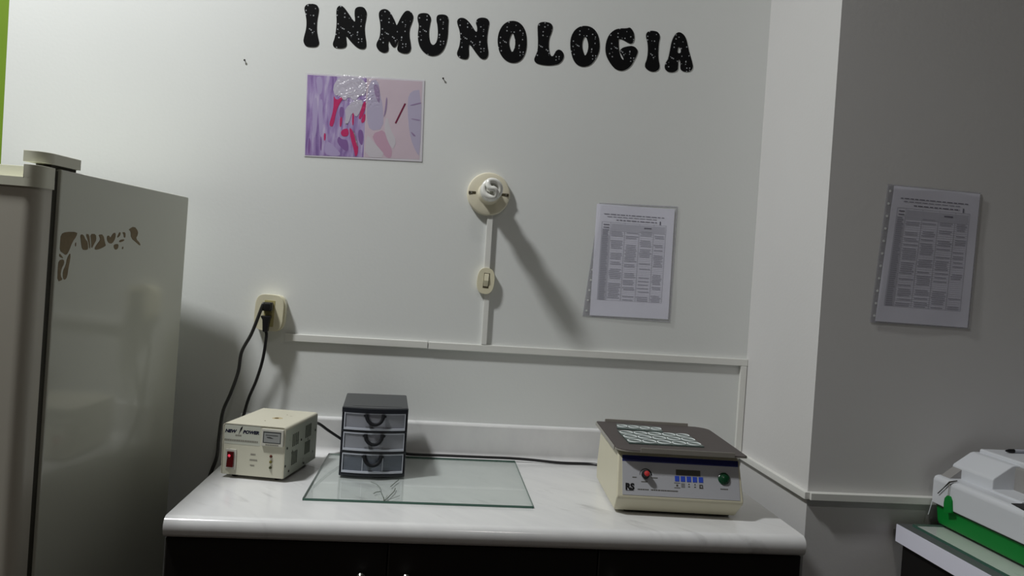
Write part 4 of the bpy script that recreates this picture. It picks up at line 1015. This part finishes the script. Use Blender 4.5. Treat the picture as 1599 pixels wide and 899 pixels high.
# lid with a sloping left shoulder
t = B()
pr = [(0.040, zt_-0.002), (0.040, lz(1.0235)), (0.043, lz(1.0275)), (0.080, lz(1.0535)), (0.086, lz(1.0555)), (0.42, lz(1.0555)), (0.42, zt_-0.002)]
prism(t, [pr], (0, -0.004, 0), (1, 0, 0), (0, 0, 1), (0, -1, 0), 0.128, 0.004, 3)
lidA = obj('lid', t, 'an_white', an)
t = B(); box(t, 0.098, 0.42, -AL+0.02, -0.008, lz(1.050), lz(1.0635), 0.004, 3); obj('top_cover', t, 'an_white', lidA)
t = B(); box(t, 0.088, 0.42, -0.30, -0.128, zt_-0.002, lz(1.052), 0.004, 2); obj('recess_wall', t, 'an_grey', an)['label'] = 'grey recess in the side of the lid'
t = B(); prism(t, [pr], (0, -0.222, 0), (1, 0, 0), (0, 0, 1), (0, -1, 0), 0.30, 0.004, 3); obj('front_lid', t, 'an_white', an)
obj('tray_slot', box(B(), 0.035, 0.090, -0.222, -0.130, zt_-0.001, zt_+0.0042, 0.0008, 1), 'an_white', an)
obj('chamfer_panel', prism(B(), [[(0.012, zt_-0.001), (0.0405, zt_-0.001), (0.0405, lz(1.021))]], (0, -0.006, 0), (1, 0, 0), (0, 0, 1), (0, -1, 0), 0.030, 0.0008, 2), 'an_grey', an)
sq = [aZ(x, y, A0+zt_+0.001)-Vector(an.location) for x, y in ((1579, 785.5), (1600, 786), (1618, 799), (1600, 796))]
obj('slot', prism(B(), [[(v.x, v.y) for v in sq]], (0, 0, zt_-0.0005), (1, 0, 0), (0, 1, 0), (0, 0, 1), 0.0017), 'black', an)['label'] = 'dark slot beside the recess'
# green tab with its thin wire and dark tip, and a loose white wire at the back
AO = Vector(an.location)
def al(px, py, x): return aX(px, py, x)-AO
tb = [al(x, y, AXW-0.0005) for x, y in ((1475.5, 800), (1475.5, 785), (1477, 777), (1481, 773), (1485, 775), (1487.5, 782), (1488, 801))]
obj('tab', prism(B(), [[(v.y, v.z) for v in tb]], (0.001, 0, 0), (0, 1, 0), (0, 0, 1), (-1, 0, 0), 0.005, 0.001, 2), 'an_green', an)['label'] = 'green tab on the side'
obj('wire', tube(B(), [al(1480.5, 774, AXW-0.003), al(1483, 753, AXW-0.003)], 0.0008, 8), 'steel', an)
obj('probe', tube(B(), [al(1464.5, 770, AXW-0.004), al(1474, 761, AXW-0.004), al(1483, 752.5, AXW-0.003), al(1495, 750.5, AXW+0.008)], [0.0011, 0.0010, 0.0020, 0.0012], 8), 'screw', an)
obj('loose_wire', tube(B(), catmull([al(1456, 781, AXW+0.002), al(1453.5, 790, AXW-0.002), al(1449.5, 803, AXW-0.004)], 6), 0.0009, 8), 'an_white', an)
# pen on top
pz = lz(1.0635)+A0
p0 = aZ(1570, 704, pz+0.004); p1 = aZ(1625, 705.5, pz+0.004)
dpv = (p1-p0).normalized()
pen = thing('marker_pen', 'clear bodied pen with black tip lying on top of the white analyzer', 'pen', (p0.x, p0.y, pz))
def pen_l(d): return Vector((0, 0, 0.0046))+dpv*d
obj('cap', tube(B(), [pen_l(0), pen_l(0.004), pen_l(0.010), pen_l(0.021)], [0.0012, 0.0026, 0.0042, 0.0044], 14), 'black', pen)
obj('barrel', tube(B(), [pen_l(0.021), pen_l(0.12)], 0.0038, 14), 'clear_rim', pen)
